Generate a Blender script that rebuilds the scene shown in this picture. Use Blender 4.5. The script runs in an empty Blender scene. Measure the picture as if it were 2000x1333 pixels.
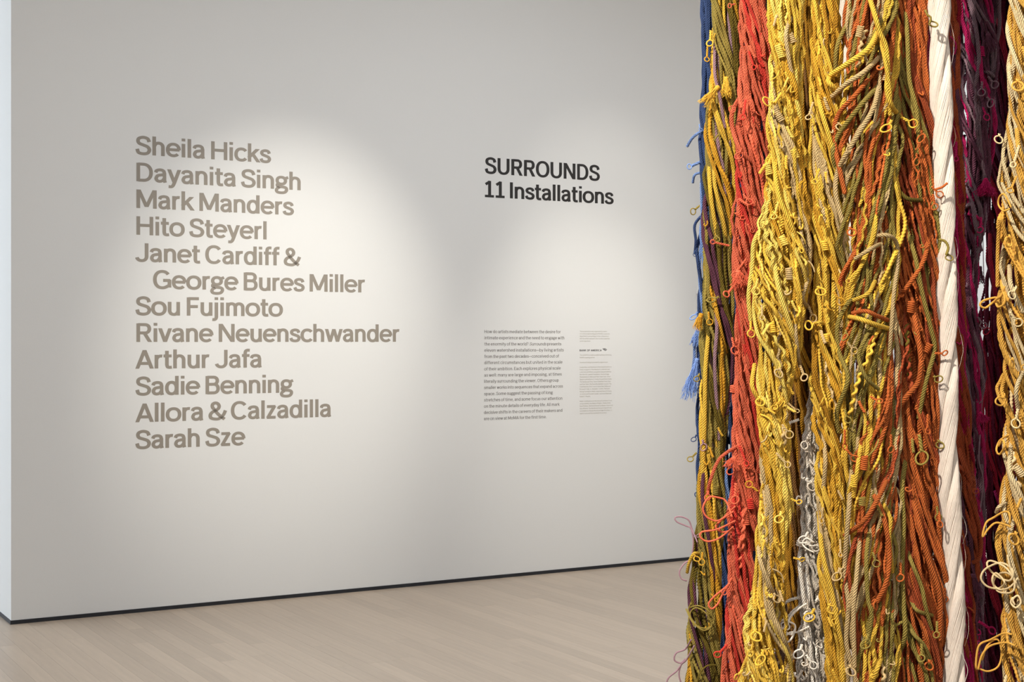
import bpy, math, random
import numpy as np
from mathutils import Vector, Matrix
PI = math.pi
SC = bpy.context.scene
COL = SC.collection
F = 2820.0                      # focal length in pixels of the 2000x1333 frame
EYE = 1.5

# ------------------------------------------------------------------ camera
cam = bpy.data.cameras.new('camera')
cam.sensor_width = 36; cam.lens = F / 2000 * 36
cam.clip_start = .05; cam.clip_end = 60
camo = bpy.data.objects.new('camera', cam); COL.objects.link(camo)
camo.location = (0, 0, EYE); camo.rotation_euler = (PI / 2, 0, 0)
SC.camera = camo
# ------------------------------------------------------------------ world, view
w = bpy.data.worlds.new('world'); SC.world = w; w.use_nodes = True
w.node_tree.nodes['Background'].inputs[0].default_value = (.80, .88, 1, 1)
w.node_tree.nodes['Background'].inputs[1].default_value = .9
SC.view_settings.view_transform = 'Standard'; SC.view_settings.look = 'None'
SC.view_settings.gamma = 1; SC.view_settings.use_curve_mapping = False
SC.view_settings.exposure = 0.0

# wall plane (partition)
P0 = np.array([-2.649, 7.635]); U = np.array([.8645, .5027]); N = np.array([-.5027, .8645])
def wall_s(px):
    k = (px - 1000) / F
    return (k * P0[1] - P0[0]) / (U[0] - k * U[1])
def wall_pt(px, py):
    s = wall_s(px); Y = P0[1] + s * U[1]
    return s, EYE + (666.5 - py) / F * Y
def pix(px, py, Y):
    return np.array([(px - 1000) / F * Y, Y, EYE + (666.5 - py) / F * Y])

# ------------------------------------------------------------------ lights
def aim(o, tgt):
    d = Vector(tgt) - o.location
    o.rotation_euler = d.to_track_quat('-Z', 'Y').to_euler()
def spot(name, loc, tgt, power, size, blend, col, rad=.05):
    l = bpy.data.lights.new(name, 'SPOT'); l.energy = power; l.spot_size = math.radians(size)
    l.spot_blend = blend; l.color = col; l.shadow_soft_size = rad
    o = bpy.data.objects.new(name, l); COL.objects.link(o); o.location = loc; aim(o, tgt); return o
def area(name, loc, tgt, power, sx, sy, col):
    l = bpy.data.lights.new(name, 'AREA'); l.energy = power; l.shape = 'RECTANGLE'
    l.size = sx; l.size_y = sy; l.color = col
    o = bpy.data.objects.new(name, l); COL.objects.link(o); o.location = loc; aim(o, tgt); return o
def on_wall(px, py, back=0.):
    s, z = wall_pt(px, py); p = P0 + U * s - N * back
    return (p[0], p[1], z)
WARM = (1, .955, .86)
CEIL = 4.6
LAMPS = []
def wall_spot(px, py, back, dx, power, size, blend=.9, lampz=4.25, col=WARM):
    t = on_wall(px, py); s = wall_s(px) + dx; p = P0 + U * s - N * back
    loc = (p[0], p[1], lampz); LAMPS.append((loc, t)); return spot('spot_lamp', loc, t, power, size, blend, col, .04)
wall_spot(560, 650, 3.3, .1, 450, 34, 1.0)
wall_spot(1175, 450, 3.2, 0, 95, 27, 1.0)
wall_spot(1140, 745, 3.2, .1, 265, 30, 1.0)
# key lamp on the yarn, and a weaker fill lamp added in front
for loc, t, pw in (((-1.35, .7, 4.2), (1.0, 3.3, 1.78), 960), ((.2, .3, 4.2), (1.02, 3.3, 1.0), 120)):
    LAMPS.append((loc, t)); spot('spot_lamp', loc, t, pw, 38, .5, (1, .92, .80), .03)
# soft fill lights added under the ceiling to lift the ambient light
FILL_PANELS = [(-.1, 4.9, 58), (1.9, 6.5, 92), (1.0, -1.5, 66), (4.6, 11.8, 105)]
for x, y, pw in FILL_PANELS:
    area('ceiling_fill_light', (x, y, CEIL - .07), (x, y, 0), pw, 2.6, 1.6, (.86, .925, 1))
# daylight from the window on the left
area('window_daylight', (-7.8, 8.4, 2.3), (-3.0, 7.4, .6), 255, 5.0, 3.4, (.80, .90, 1))

# ------------------------------------------------------------------ materials
def lin(c): return tuple((v / 255 / 12.92 if v / 255 <= .04045 else ((v / 255 + .055) / 1.055) ** 2.4) for v in c)
def mat(name, rgb, rough=.6, var=0., vscale=20., stretch=(1, 1, 1), bump=0., bscale=200., spec=.5, sheen=0., objvar=0., metal=0.):
    m = bpy.data.materials.new(name); m.use_nodes = True; nt = m.node_tree; b = nt.nodes['Principled BSDF']
    L = nt.links.new
    c = lin(rgb)
    b.inputs['Roughness'].default_value = rough; b.inputs['Specular IOR Level'].default_value = spec
    b.inputs['Metallic'].default_value = metal
    b.inputs['Base Color'].default_value = (*c, 1)
    tc = nt.nodes.new('ShaderNodeTexCoord'); mp = nt.nodes.new('ShaderNodeMapping'); mp.inputs['Scale'].default_value = stretch
    L(tc.outputs['Object'], mp.inputs['Vector'])
    if sheen:
        b.inputs['Sheen Weight'].default_value = sheen; b.inputs['Sheen Roughness'].default_value = .4
        b.inputs['Sheen Tint'].default_value = (*[min(1, v * 1.3 + .1) for v in c], 1)
    if var or objvar:
        hsv = nt.nodes.new('ShaderNodeHueSaturation'); hsv.inputs['Color'].default_value = (*c, 1)
        nz = nt.nodes.new('ShaderNodeTexNoise'); nz.inputs['Scale'].default_value = vscale; nz.inputs['Detail'].default_value = 4
        L(mp.outputs[0], nz.inputs['Vector'])
        mr = nt.nodes.new('ShaderNodeMapRange'); mr.inputs['From Min'].default_value = .3; mr.inputs['From Max'].default_value = .7
        mr.inputs['To Min'].default_value = 1 - var; mr.inputs['To Max'].default_value = 1 + var
        L(nz.outputs['Fac'], mr.inputs['Value'])
        oi = nt.nodes.new('ShaderNodeObjectInfo'); m2 = nt.nodes.new('ShaderNodeMapRange')
        m2.inputs['To Min'].default_value = 1 - objvar; m2.inputs['To Max'].default_value = 1 + objvar
        L(oi.outputs['Random'], m2.inputs['Value'])
        mu = nt.nodes.new('ShaderNodeMath'); mu.operation = 'MULTIPLY'
        L(mr.outputs[0], mu.inputs[0]); L(m2.outputs[0], mu.inputs[1]); L(mu.outputs[0], hsv.inputs['Value'])
        L(hsv.outputs[0], b.inputs['Base Color'])
    if bump:
        n2 = nt.nodes.new('ShaderNodeTexNoise'); n2.inputs['Scale'].default_value = bscale; n2.inputs['Detail'].default_value = 3
        bp = nt.nodes.new('ShaderNodeBump'); bp.inputs['Strength'].default_value = bump; bp.inputs['Distance'].default_value = .002
        L(mp.outputs[0], n2.inputs['Vector']); L(n2.outputs['Fac'], bp.inputs['Height']); L(bp.outputs[0], b.inputs['Normal'])
    return m
M_WALL = mat('wall_paint', (226, 225, 222), .85, bump=.15, bscale=260, spec=.25)
M_CEIL = mat('ceiling_paint', (232, 231, 228), .9)
M_BLACK = mat('black_rubber_strip', (32, 34, 40), .5, bump=.4, bscale=60, var=.25, vscale=12)
M_JOINT = mat('floor_joint', (112, 98, 82), .8)
M_WOOD = mat('pale_oak_plank', (178, 160, 141), .36, var=.06, vscale=3.2, stretch=(14, 1, 14), bump=.08, bscale=9, objvar=.075, spec=.45)
M_TAUPE = mat('taupe_vinyl', (147, 138, 126), .55)
M_INK = mat('black_vinyl', (34, 30, 28), .5)
M_TEXT = mat('dark_grey_vinyl', (88, 80, 74), .6)
M_CRED = mat('pale_taupe_vinyl', (176, 170, 156), .6)
M_LAMP = mat('lamp_housing', (235, 235, 235), .4)
M_WHITE = mat('white_plastic', (250, 250, 248), .35)
def glow(name, col, st):
    m = bpy.data.materials.new(name); m.use_nodes = True; b = m.node_tree.nodes['Principled BSDF']
    b.inputs['Base Color'].default_value = (.8, .8, .8, 1)
    b.inputs['Emission Color'].default_value = (*col, 1); b.inputs['Emission Strength'].default_value = st; return m
M_PANEL = glow('fill_light_diffuser', (1, .97, .93), 1.5)  # glow for the added ceiling fill panels
M_LENS = glow('lamp_lens', (1, .9, .75), 6)
g = bpy.data.materials.new('window_glass'); g.use_nodes = True
gb = g.node_tree.nodes['Principled BSDF']; gb.inputs['Transmission Weight'].default_value = 1; gb.inputs['Roughness'].default_value = 0; gb.inputs['IOR'].default_value = 1.0
gb.inputs['Base Color'].default_value = (.95, .98, 1, 1)

YC = dict(yellow=(240, 194, 74), lemon=(246, 212, 104), gold=(216, 162, 50), ochre=(176, 126, 34), beige=(206, 178, 128), cream=(228, 204, 158),
          olive=(152, 134, 66), darkolive=(110, 94, 34), orange=(198, 104, 50), rust=(168, 78, 44), coral=(226, 110, 80), red=(212, 66, 54),
          blue=(60, 80, 126), litblue=(132, 164, 226), lavender=(164, 130, 142), plum=(100, 58, 76), mauve=(128, 104, 114), magenta=(182, 28, 92),  # lighter of the two blues: light on outlying curls put into the colour
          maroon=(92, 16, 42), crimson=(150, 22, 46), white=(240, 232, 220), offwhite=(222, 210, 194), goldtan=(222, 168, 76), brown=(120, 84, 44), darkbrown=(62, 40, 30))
def strands(m, n=5, lay=.0064, depth=.0026):
    nt = m.node_tree; b = nt.nodes['Principled BSDF']; L = nt.links.new
    uv = nt.nodes.new('ShaderNodeUVMap'); sp = nt.nodes.new('ShaderNodeSeparateXYZ'); L(uv.outputs[0], sp.inputs[0])
    def mth(op, a, bb=None):
        q = nt.nodes.new('ShaderNodeMath'); q.operation = op
        for i_, x in enumerate((a, bb)):
            if x is None: continue
            if isinstance(x, (int, float)): q.inputs[i_].default_value = x
            else: L(x, q.inputs[i_])
        return q.outputs[0]
    ph = mth('ADD', mth('MULTIPLY', sp.outputs[1], n * PI), mth('MULTIPLY', sp.outputs[0], -PI / lay))
    h = mth('POWER', mth('ABSOLUTE', mth('SINE', ph)), .7)
    on = mth('GREATER_THAN', sp.outputs[1], 1e-6)
    bp = nt.nodes.new('ShaderNodeBump'); bp.inputs['Strength'].default_value = 1; bp.inputs['Distance'].default_value = depth
    L(h, bp.inputs['Height'])
    old = b.inputs['Normal'].links[0].from_node if b.inputs['Normal'].links else None
    L(bp.outputs[0], b.inputs['Normal'])
    if old: L(old.outputs[0], bp.inputs['Normal'])
    return m
YM = {k: mat(k + '_yarn', v, .88, var=.10, vscale=55, bump=.55, bscale=700, spec=.2, sheen=.10, objvar=.10) for k, v in YC.items()}
YR = {}
for k, v in YC.items():
    m_ = YM[k].copy(); m_.name = k + '_twisted_yarn'; YR[k] = strands(m_)
YM['silk'] = mat('white_silk_thread', (228, 216, 204), .45, var=.04, vscale=120, spec=.5, sheen=.1)

# ------------------------------------------------------------------ mesh helpers
def mesh(name, V, Fc, m=None, smooth=False, uv=None):
    me = bpy.data.meshes.new(name)
    V = np.asarray(V, dtype=np.float32).reshape(-1, 3)
    if isinstance(Fc, np.ndarray):
        k = Fc.shape[1]; n = len(Fc)
        me.vertices.add(len(V)); me.vertices.foreach_set('co', V.ravel())
        me.loops.add(n * k); me.loops.foreach_set('vertex_index', Fc.astype(np.int32).ravel())
        me.polygons.add(n); me.polygons.foreach_set('loop_start', np.arange(0, n * k, k, dtype=np.int32))
        me.update(calc_edges=True)
    else:
        me.from_pydata([tuple(map(float, v)) for v in V], [], Fc)
    if uv is not None:
        l = me.uv_layers.new(name='UVMap'); l.data.foreach_set('uv', np.asarray(uv, dtype=np.float32).ravel())
    if smooth: me.polygons.foreach_set('use_smooth', np.ones(len(me.polygons), dtype=bool))
    if m: me.materials.append(m)
    return me
def link(name, me, parent=None, loc=None, kind=None, **kw):
    o = bpy.data.objects.new(name, me); COL.objects.link(o)
    if parent: o.parent = parent
    if loc is not None: o.location = loc
    if kind: o['kind'] = kind
    for k, v in kw.items(): o[k] = v
    return o
def empty(name, loc, label, cat, group=None):
    o = bpy.data.objects.new(name, None); COL.objects.link(o); o.location = loc; o.empty_display_size = .05
    o['label'] = label; o['category'] = cat
    if group: o['group'] = group
    return o
CUBE = [(0, 3, 2, 1), (4, 5, 6, 7), (0, 1, 5, 4), (1, 2, 6, 5), (2, 3, 7, 6), (3, 0, 4, 7)]
def prism(pts, z0, z1):
    n = len(pts)
    V = [(x, y, z0) for x, y in pts] + [(x, y, z1) for x, y in pts]
    return V, [tuple(range(n))[::-1], tuple(range(n, 2 * n))] + [(i, (i + 1) % n, n + (i + 1) % n, n + i) for i in range(n)]
def boxV(x0, y0, z0, x1, y1, z1): return prism([(x0, y0), (x1, y0), (x1, y1), (x0, y1)], z0, z1)
def join(parts):
    V = []; Fs = []
    for v, f in parts:
        b = len(V); V += list(v); Fs += [tuple(i + b for i in q) for q in f]
    return V, Fs
def W2(s, n): p = P0 + U * s + N * n; return (p[0], p[1])

# ------------------------------------------------------------------ room
FX0, FX1, FY0, FY1 = -8.0, 7.0, -4.0, 14.0
floor = link('floor', mesh('floor', *boxV(FX0, FY0, -.2, FX1, FY1, -.012), M_JOINT), kind='structure')
link('ceiling', mesh('ceiling', *boxV(FX0, FY0, CEIL, FX1, FY1, CEIL + .2), M_CEIL), kind='structure')
link('wall_back', mesh('wall_back', *boxV(FX0 - .2, FY1, -.2, FX1 + .2, FY1 + .2, CEIL + .2), M_WALL), kind='structure')
link('wall_right', mesh('wall_right', *boxV(FX1, FY0, -.2, FX1 + .2, FY1, CEIL + .2), M_WALL), kind='structure')
link('wall_front', mesh('wall_front', *boxV(FX0 - .2, FY0 - .2, -.2, FX1 + .2, FY0, CEIL + .2), M_WALL), kind='structure')
wy0, wy1, wz0, wz1 = 5.6, 11.2, .3, 4.2
link('wall_left', mesh('wall_left', *join([boxV(FX0 - .2, FY0, -.2, FX0, wy0, CEIL + .2), boxV(FX0 - .2, wy1, -.2, FX0, FY1, CEIL + .2),
     boxV(FX0 - .2, wy0, -.2, FX0, wy1, wz0), boxV(FX0 - .2, wy0, wz1, FX0, wy1, CEIL + .2)]), M_WALL), kind='structure')
win = link('window_1', mesh('window_1', *join([boxV(FX0 - .13, wy0, wz0, FX0 - .07, wy0 + .06, wz1), boxV(FX0 - .13, wy1 - .06, wz0, FX0 - .07, wy1, wz1),
     boxV(FX0 - .13, wy0 + .06, wz0, FX0 - .07, wy1 - .06, wz0 + .06), boxV(FX0 - .13, wy0 + .06, wz1 - .06, FX0 - .07, wy1 - .06, wz1),
     boxV(FX0 - .13, 8.37, wz0 + .06, FX0 - .07, 8.43, wz1 - .06)]), M_LAMP), kind='structure')
for a, b in ((wy0 + .06, 8.37), (8.43, wy1 - .06)):
    link('pane', mesh('pane', *boxV(FX0 - .105, a, wz0 + .06, FX0 - .095, b, wz1 - .06), g), win)
# the lettered partition
SE = wall_s(1412); SP = wall_s(1361.5); TH = .95
rect = lambda s0, n0, s1, n1: [W2(s0, n0), W2(s1, n0), W2(s1, n1), W2(s0, n1)]
link('wall_centre', mesh('wall_centre', *prism(rect(0, 0, SE, TH), .0205, CEIL), M_WALL), kind='structure')
e = .004
link('baseboard_centre', mesh('baseboard_centre', *join([prism(rect(-e, -e, SE + e, .03), 0, .020), prism(rect(-e, .03, .03, TH + e), 0, .020),
     prism(rect(SE - .03, .03, SE + e, TH + e), 0, .020)]), M_BLACK), kind='structure')
# narrow bright panel on the return beside the partition
s1, zt = wall_pt(1361, 590); _, zb = wall_pt(1361, 760)
pn = empty('wall_panel', (*W2(SP + .07, 0), 1.2), 'narrow bright white panel at the right end of the lettered wall, behind the blue cords', 'panel')
inv = Vector(pn.location)
def loc_prism(pts, z0, z1):
    v, f = prism(pts, z0, z1); return [(a - inv.x, b - inv.y, c - inv.z) for a, b, c in v], f
zz = lambda py: wall_pt(1361, py)[1]
link('back_plate', mesh('back_plate', *loc_prism(rect(SP - .008, -.004, SP + .15, 0), zz(1080), zz(560)), M_WALL), pn)
link('cover', mesh('cover', *loc_prism(rect(SP - .008, -.022, SP + .14, -.004), zz(760), zz(588)), M_WHITE), pn)
link('cap', mesh('cap', *loc_prism(rect(SP - .010, -.028, SP + .14, -.004), zz(574), zz(568)), M_WHITE), pn)

# floor planks run square to the partition
PW = .0830; GAP = .0005
rng = random.Random(5)
vis = []; rest = []
def plank_poly(i, n0, n1): return i * PW + GAP / 2, n0 + GAP / 2, (i + 1) * PW - GAP / 2, n1 - GAP / 2
for i in range(-120, 125):
    n = -14.0 + rng.random() * 1.2
    while n < 9:
        ln = rng.uniform(.55, 2.1); n1 = n + ln
        sc_, nc = (i + .5) * PW, (n + n1) / 2
        pts = [W2(sc_, q) for q in (n, nc, n1)]
        if any(FX0 - .2 < p[0] < FX1 + .2 and FY0 - .2 < p[1] < FY1 + .2 for p in pts):
            seen = False
            if n < .03:
                for q in np.linspace(n, min(n1, 0.02), 6):
                    X, Y = W2(sc_, q)
                    if Y > 5.9 and -1080 < X / Y * F < 480 and 1.5 * F / Y > 395: seen = True
            (vis if seen else rest).append((i, n, n1))
        n = n1
def key(t):
    X, Y = W2((t[0] + .5) * PW, min((t[1] + t[2]) / 2, 0)); return Y
vis.sort(key=key); rest += vis[300:]; vis = vis[:300]
ang = math.atan2(U[1], U[0])
bev = .0004
for i, n, n1 in vis:
    s0, a, s1, b = plank_poly(i, n, n1); wd = s1 - s0; ln = b - a
    V = []; 
    for z, q in ((-.012, 0), (-bev, 0), (-rng.random() * .0002, bev)):
        V += [(q, q, z), (wd - q, q, z), (wd - q, ln - q, z), (q, ln - q, z)]
    Fs = [(3, 2, 1, 0), (8, 9, 10, 11)] + [(k + j, k + (j + 1) % 4, k + 4 + (j + 1) % 4, k + 4 + j) for k in (0, 4) for j in range(4)]
    o = link('plank', mesh('plank', V, Fs, M_WOOD), floor, (*W2(s0, a), 0)); o.rotation_euler.z = ang
PV = []
for i, n, n1 in rest:
    s0, a, s1, b = plank_poly(i, n, n1)
    q = [W2(s0, a), W2(s1, a), W2(s1, b), W2(s0, b)]
    for ax, lim, sg in ((0, FX0, 1), (0, FX1, -1), (1, FY0, 1), (1, FY1, -1)):
        out = []
        for k in range(len(q)):
            a_, b_ = q[k - 1], q[k]; da, db = (a_[ax] - lim) * sg, (b_[ax] - lim) * sg
            if da * db < 0: t = da / (da - db); out.append((a_[0] + (b_[0] - a_[0]) * t, a_[1] + (b_[1] - a_[1]) * t))
            if db >= 0: out.append(b_)
        q = out
        if len(q) < 3: break
    if len(q) > 2: PV.append(prism(q, -.012, -.0004))
link('far_planks', mesh('far_planks', *join(PV), M_WOOD), floor, kind='stuff')

# ------------------------------------------------------------------ lamps on the ceiling, added fill panels
def tube_ring(prof, n=16):
    V = []; Fs = []
    for r, z in prof:
        V += [(r * math.cos(2 * PI * k / n), r * math.sin(2 * PI * k / n), z) for k in range(n)]
    for j in range(len(prof) - 1):
        Fs += [(j * n + k, j * n + (k + 1) % n, (j + 1) * n + (k + 1) % n, (j + 1) * n + k) for k in range(n)]
    Fs += [tuple(range(n))[::-1], tuple(range((len(prof) - 1) * n, len(prof) * n))]
    return V, Fs
LN = ['above the name list', 'above the black title', 'above the small wall text', 'left one aimed at the yarn', 'weaker right one added as fill on the yarn']
can = mesh('housing', *tube_ring([(.03, .0), (.05, .02), (.052, .16), (.05, .17)]), M_LAMP, True)
stem = mesh('stem', *tube_ring([(.012, 0), (.012, 1)], 8), M_LAMP)
for (loc, t), nm in zip(LAMPS, LN):
    r = empty('ceiling_spotlight', (loc[0], loc[1], CEIL), 'white ceiling spotlight, ' + nm, 'spotlight', 'ceiling spotlights')
    d = (Vector(t) - Vector(loc)).normalized()
    h = link('housing', can, r); h.rotation_mode = 'QUATERNION'; h.rotation_quaternion = d.to_track_quat('-Z', 'Y')
    h.location = Vector(loc) - Vector(r.location) - d * .06
    s = link('stem', stem, r); top = h.location.z + .09; s.location = (h.location.x - d.x * .08, h.location.y - d.y * .08, top); s.scale = (1, 1, -top)
for k, (x, y, pw) in enumerate(FILL_PANELS):  # out-of-view panels added to house the fill lights
    r = empty('added_fill_panel', (x, y, CEIL), 'flat white ceiling panel added as fill light, ' + ['left of the yarn', 'right beyond the yarn', 'behind the viewer', 'near the far wall'][k], 'ceiling panel', 'added fill panels')
    link('frame', mesh('frame', *join([boxV(-1.35, -.85, -.05, 1.35, -.81, 0), boxV(-1.35, .81, -.05, 1.35, .85, 0), boxV(-1.35, -.81, -.05, -1.31, .81, 0), boxV(1.31, -.81, -.05, 1.35, .81, 0)]), M_LAMP), r)
    link('diffuser', mesh('diffuser', *boxV(-1.31, -.81, -.04, 1.31, .81, -.03), M_PANEL), r)

# ------------------------------------------------------------------ stroke lettering
def A(cx, cy, rx, ry, a0, a1): return ('a', cx, cy, rx, ry, a0, a1)
def Cc(*p): return ('c',) + p
S_ = Cc((65, 71), (58, 88), (38, 94.5), (18, 88), (13, 74), (19, 61), (38, 53), (58, 44), (66, 28), (58, 11), (38, 5.5), (16, 11), (9, 30))
s_ = Cc((50, 52), (45, 64), (31, 68.5), (16, 64), (12, 54), (17, 45), (31, 39), (46, 32), (51, 21), (45, 9), (30, 5.5), (14, 9.5), (8, 22))
GL = {
 'A': (86, [[(9, 0), (43, 100)], [(77, 0), (43, 100)], [(22, 28), (64, 28)]]),
 'B': (80, [[(15, 0), (15, 100)], [(15, 93.5), (44, 93.5), A(44, 73.7, 20, 19.8, 90, -90), (15, 54)], [(15, 54), (46, 54), A(46, 30.3, 22, 23.8, 90, -90), (15, 6.5)]]),
 'C': (86, [[A(45, 50, 34, 44.5, 38, 322)]]),
 'D': (88, [[(15, 0), (15, 100)], [(15, 93.5), (38, 93.5), A(38, 50, 36, 43.5, 90, -90), (15, 6.5)]]),
 'E': (72, [[(15, 0), (15, 100)], [(15, 93.5), (65, 93.5)], [(15, 52), (60, 52)], [(15, 6.5), (66, 6.5)]]),
 'F': (69, [[(15, 0), (15, 100)], [(15, 93.5), (65, 93.5)], [(15, 50), (60, 50)]]),
 'G': (92, [[A(46, 50, 35, 44.5, 38, 300), (80, 20)], [(80, 8), (80, 50)], [(50, 46), (84, 46)]]),
 'H': (92, [[(15, 0), (15, 100)], [(77, 0), (77, 100)], [(15, 52), (77, 52)]]),
 'I': (31, [[(15.5, 0), (15.5, 100)]]),
 'J': (72, [[(57, 100), (57, 30), A(34, 30, 23, 24.5, 0, -165)]]),
 'K': (82, [[(15, 0), (15, 100)], [(70, 100), (18, 38)], [(36, 62), (74, 0)]]),
 'L': (66, [[(15, 0), (15, 100)], [(15, 6.5), (62, 6.5)]]),
 'M': (108, [[(15, 0), (15, 100)], [(93, 0), (93, 100)], [(17, 100), (54, 8)], [(91, 100), (54, 8)]]),
 'N': (92, [[(15, 0), (15, 100)], [(77, 0), (77, 100)], [(16, 100), (76, 0)]]),
 'O': (93, [[A(46.5, 50, 36, 44.5, 0, 360)]]),
 'P': (78, [[(15, 0), (15, 100)], [(15, 93.5), (44, 93.5), A(44, 69.5, 23, 24, 90, -90), (15, 45.5)]]),
 'Q': (93, [[A(46.5, 50, 36, 44.5, 0, 360)], [(54, 26), (78, -4)]]),
 'R': (83, [[(15, 0), (15, 100)], [(15, 93.5), (46, 93.5), A(46, 71, 21, 22.5, 90, -90), (15, 48.5)], [(44, 48), (70, 0)]]),
 'S': (76, [[S_]]),
 'T': (70, [[(35, 0), (35, 100)], [(3, 93.5), (67, 93.5)]]),
 'U': (89, [[(15, 100), (15, 36), A(44.5, 36, 29.5, 30.5, 180, 360), (74, 100)]]),
 'V': (84, [[(10, 100), (42, 0)], [(74, 100), (42, 0)]]),
 'W': (120, [[(9, 100), (33, 0)], [(60, 100), (33, 0)], [(60, 100), (87, 0)], [(111, 100), (87, 0)]]),
 'X': (84, [[(10, 100), (74, 0)], [(74, 100), (10, 0)]]),
 'Y': (80, [[(10, 100), (40, 42)], [(70, 100), (40, 42)], [(40, 0), (40, 44)]]),
 'Z': (76, [[(9, 93.5), (68, 93.5)], [(62, 94), (14, 6)], [(7, 6.5), (69, 6.5)]]),
 'a': (66, [[Cc((10, 53), (15, 64), (31, 68.5), (46, 64), (51, 50)), (51, 12)], [(51, 12), (54, 0)], [Cc((50, 43), (36, 41), (19, 36), (12, 21), (18, 9), (29, 6), (42, 11), (51, 24))]]),
 'b': (75, [[(15, 0), (15, 103)], [A(40, 37, 23, 31.5, 0, 360)]]),
 'c': (66, [[A(38, 37, 27, 31.5, 38, 322)]]),
 'd': (75, [[(60, 0), (60, 103)], [A(35, 37, 23, 31.5, 0, 360)]]),
 'e': (72, [[A(37, 37, 27, 31.5, 0, 318)], [(12, 38), (66, 38)]]),
 'f': (44, [[(20, 0), (20, 80), Cc((20, 80), (23, 93), (32, 98), (43, 97.5))], [(4, 68), (42, 68)]]),
 'g': (70, [[A(33, 49, 21, 19.5, 0, 360)], [(48, 60), (68, 69)], [Cc((22, 33), (13, 27), (14, 18), (28, 14), (46, 13), (58, 7), (59, -6), (50, -17), (32, -20), (14, -17), (8, -7), (13, 4), (24, 11))]]),
 'h': (71, [[(15, 0), (15, 103)], [A(36, 45, 20, 23.5, 165, 0), (56, 0)]]),
 'i': (31, [[(15.5, 0), (15.5, 74)], [(15.5, 88), (15.5, 103)]]),
 'j': (31, [[(15.5, 74), (15.5, -8), Cc((15.5, -8), (12, -17), (5, -21), (-4, -20))], [(15.5, 88), (15.5, 103)]]),
 'k': (67, [[(15, 0), (15, 103)], [(56, 74), (14, 26)], [(30, 46), (60, 0)]]),
 'l': (31, [[(15.5, 0), (15.5, 103)]]),
 'm': (105, [[(15, 0), (15, 74)], [A(34, 47, 18.5, 21.5, 165, 0), (52.5, 0)], [A(71.5, 47, 18.5, 21.5, 165, 0), (90, 0)]]),
 'n': (71, [[(15, 0), (15, 74)], [A(36, 45, 20, 23.5, 165, 0), (56, 0)]]),
 'o': (76, [[A(38, 37, 28.5, 31.5, 0, 360)]]),
 'p': (75, [[(15, -27), (15, 74)], [A(40, 37, 23, 31.5, 0, 360)]]),
 'q': (75, [[(60, -27), (60, 74)], [A(35, 37, 23, 31.5, 0, 360)]]),
 'r': (47, [[(15, 0), (15, 74)], [A(37, 42, 22, 25.5, 170, 78)]]),
 's': (59, [[s_]]),
 't': (46, [[(20, 96), (20, 20), Cc((20, 20), (23, 9), (31, 5.5), (43, 6.5))], [(4, 68), (42, 68)]]),
 'u': (71, [[(56, 0), (56, 74)], [(15, 74), (15, 29), A(35, 29, 20, 23.5, 180, 345)]]),
 'v': (66, [[(9, 74), (33, 0)], [(57, 74), (33, 0)]]),
 'w': (96, [[(9, 74), (28, 0)], [(48, 74), (28, 0)], [(48, 74), (68, 0)], [(87, 74), (68, 0)]]),
 'x': (66, [[(10, 74), (56, 0)], [(56, 74), (10, 0)]]),
 'y': (66, [[(9, 74), (34, 2)], [(57, 74), (33, 0)], [Cc((35, 6), (28, -12), (20, -20), (7, -20))]]),
 'z': (58, [[(7, 67.5), (50, 67.5)], [(45, 68), (12, 6)], [(6, 6.5), (51, 6.5)]]),
 '1': (66, [[(36, 0), (36, 100)], [(38, 96), (12, 78)], [(8, 6), (62, 6)]]),
 '&': (88, [[Cc((84, 52), (74, 28), (54, 8), (34, 5.5), (14, 12), (10, 28), (18, 42), (34, 52), (48, 62), (53, 76), (47, 90), (34, 95), (22, 88), (20, 74), (28, 60), (44, 38), (62, 18), (80, 4))]]),
 '?': (62, [[Cc((11, 76), (17, 90), (31, 95), (46, 88), (50, 74), (42, 60), (32, 50), (30, 36)), (30, 28)], [(30, 0), (30, 16)]]),
 '.': (31, [[(15.5, 0), (15.5, 16)]]), ',': (31, [[(16, 16), (10, -16)]]), ':': (31, [[(15.5, 0), (15.5, 16)], [(15.5, 50), (15.5, 66)]]),
 '-': (42, [[(6, 38), (36, 38)]]), '\u2014': (100, [[(4, 38), (96, 38)]]), "'": (26, [[(14, 103), (12, 72)]]), ' ': (25, []),
}
def path_pts(items, q):
    P = []
    for it in items:
        if it[0] == 'a':
            _, cx, cy, rx, ry, a0, a1 = it; n = max(3, int(abs(a1 - a0) / (8 if q else 24)))
            for k in range(n + 1):
                t = math.radians(a0 + (a1 - a0) * k / n); c, s = math.cos(t), math.sin(t); e = .9
                P.append((cx + rx * math.copysign(abs(c) ** e, c), cy + ry * math.copysign(abs(s) ** e, s)))
        elif it[0] == 'c':
            pts = it[1:]; pts = [tuple(2 * np.array(pts[0]) - pts[1])] + list(pts) + [tuple(2 * np.array(pts[-1]) - pts[-2])]
            m = 6 if q else 2
            for j in range(1, len(pts) - 2):
                p0, p1, p2, p3 = map(np.array, pts[j - 1:j + 3])
                for k in range(m + (j == len(pts) - 3)):
                    t = k / m
                    P.append(tuple(.5 * (2 * p1 + (p2 - p0) * t + (2 * p0 - 5 * p1 + 4 * p2 - p3) * t * t + (3 * p1 - p0 - 3 * p2 + p3) * t ** 3)))
        else: P.append(it)
    out = [P[0]]
    for p in P[1:]:
        if abs(p[0] - out[-1][0]) + abs(p[1] - out[-1][1]) > .05: out.append(p)
    return out
_gc = {}
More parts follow.
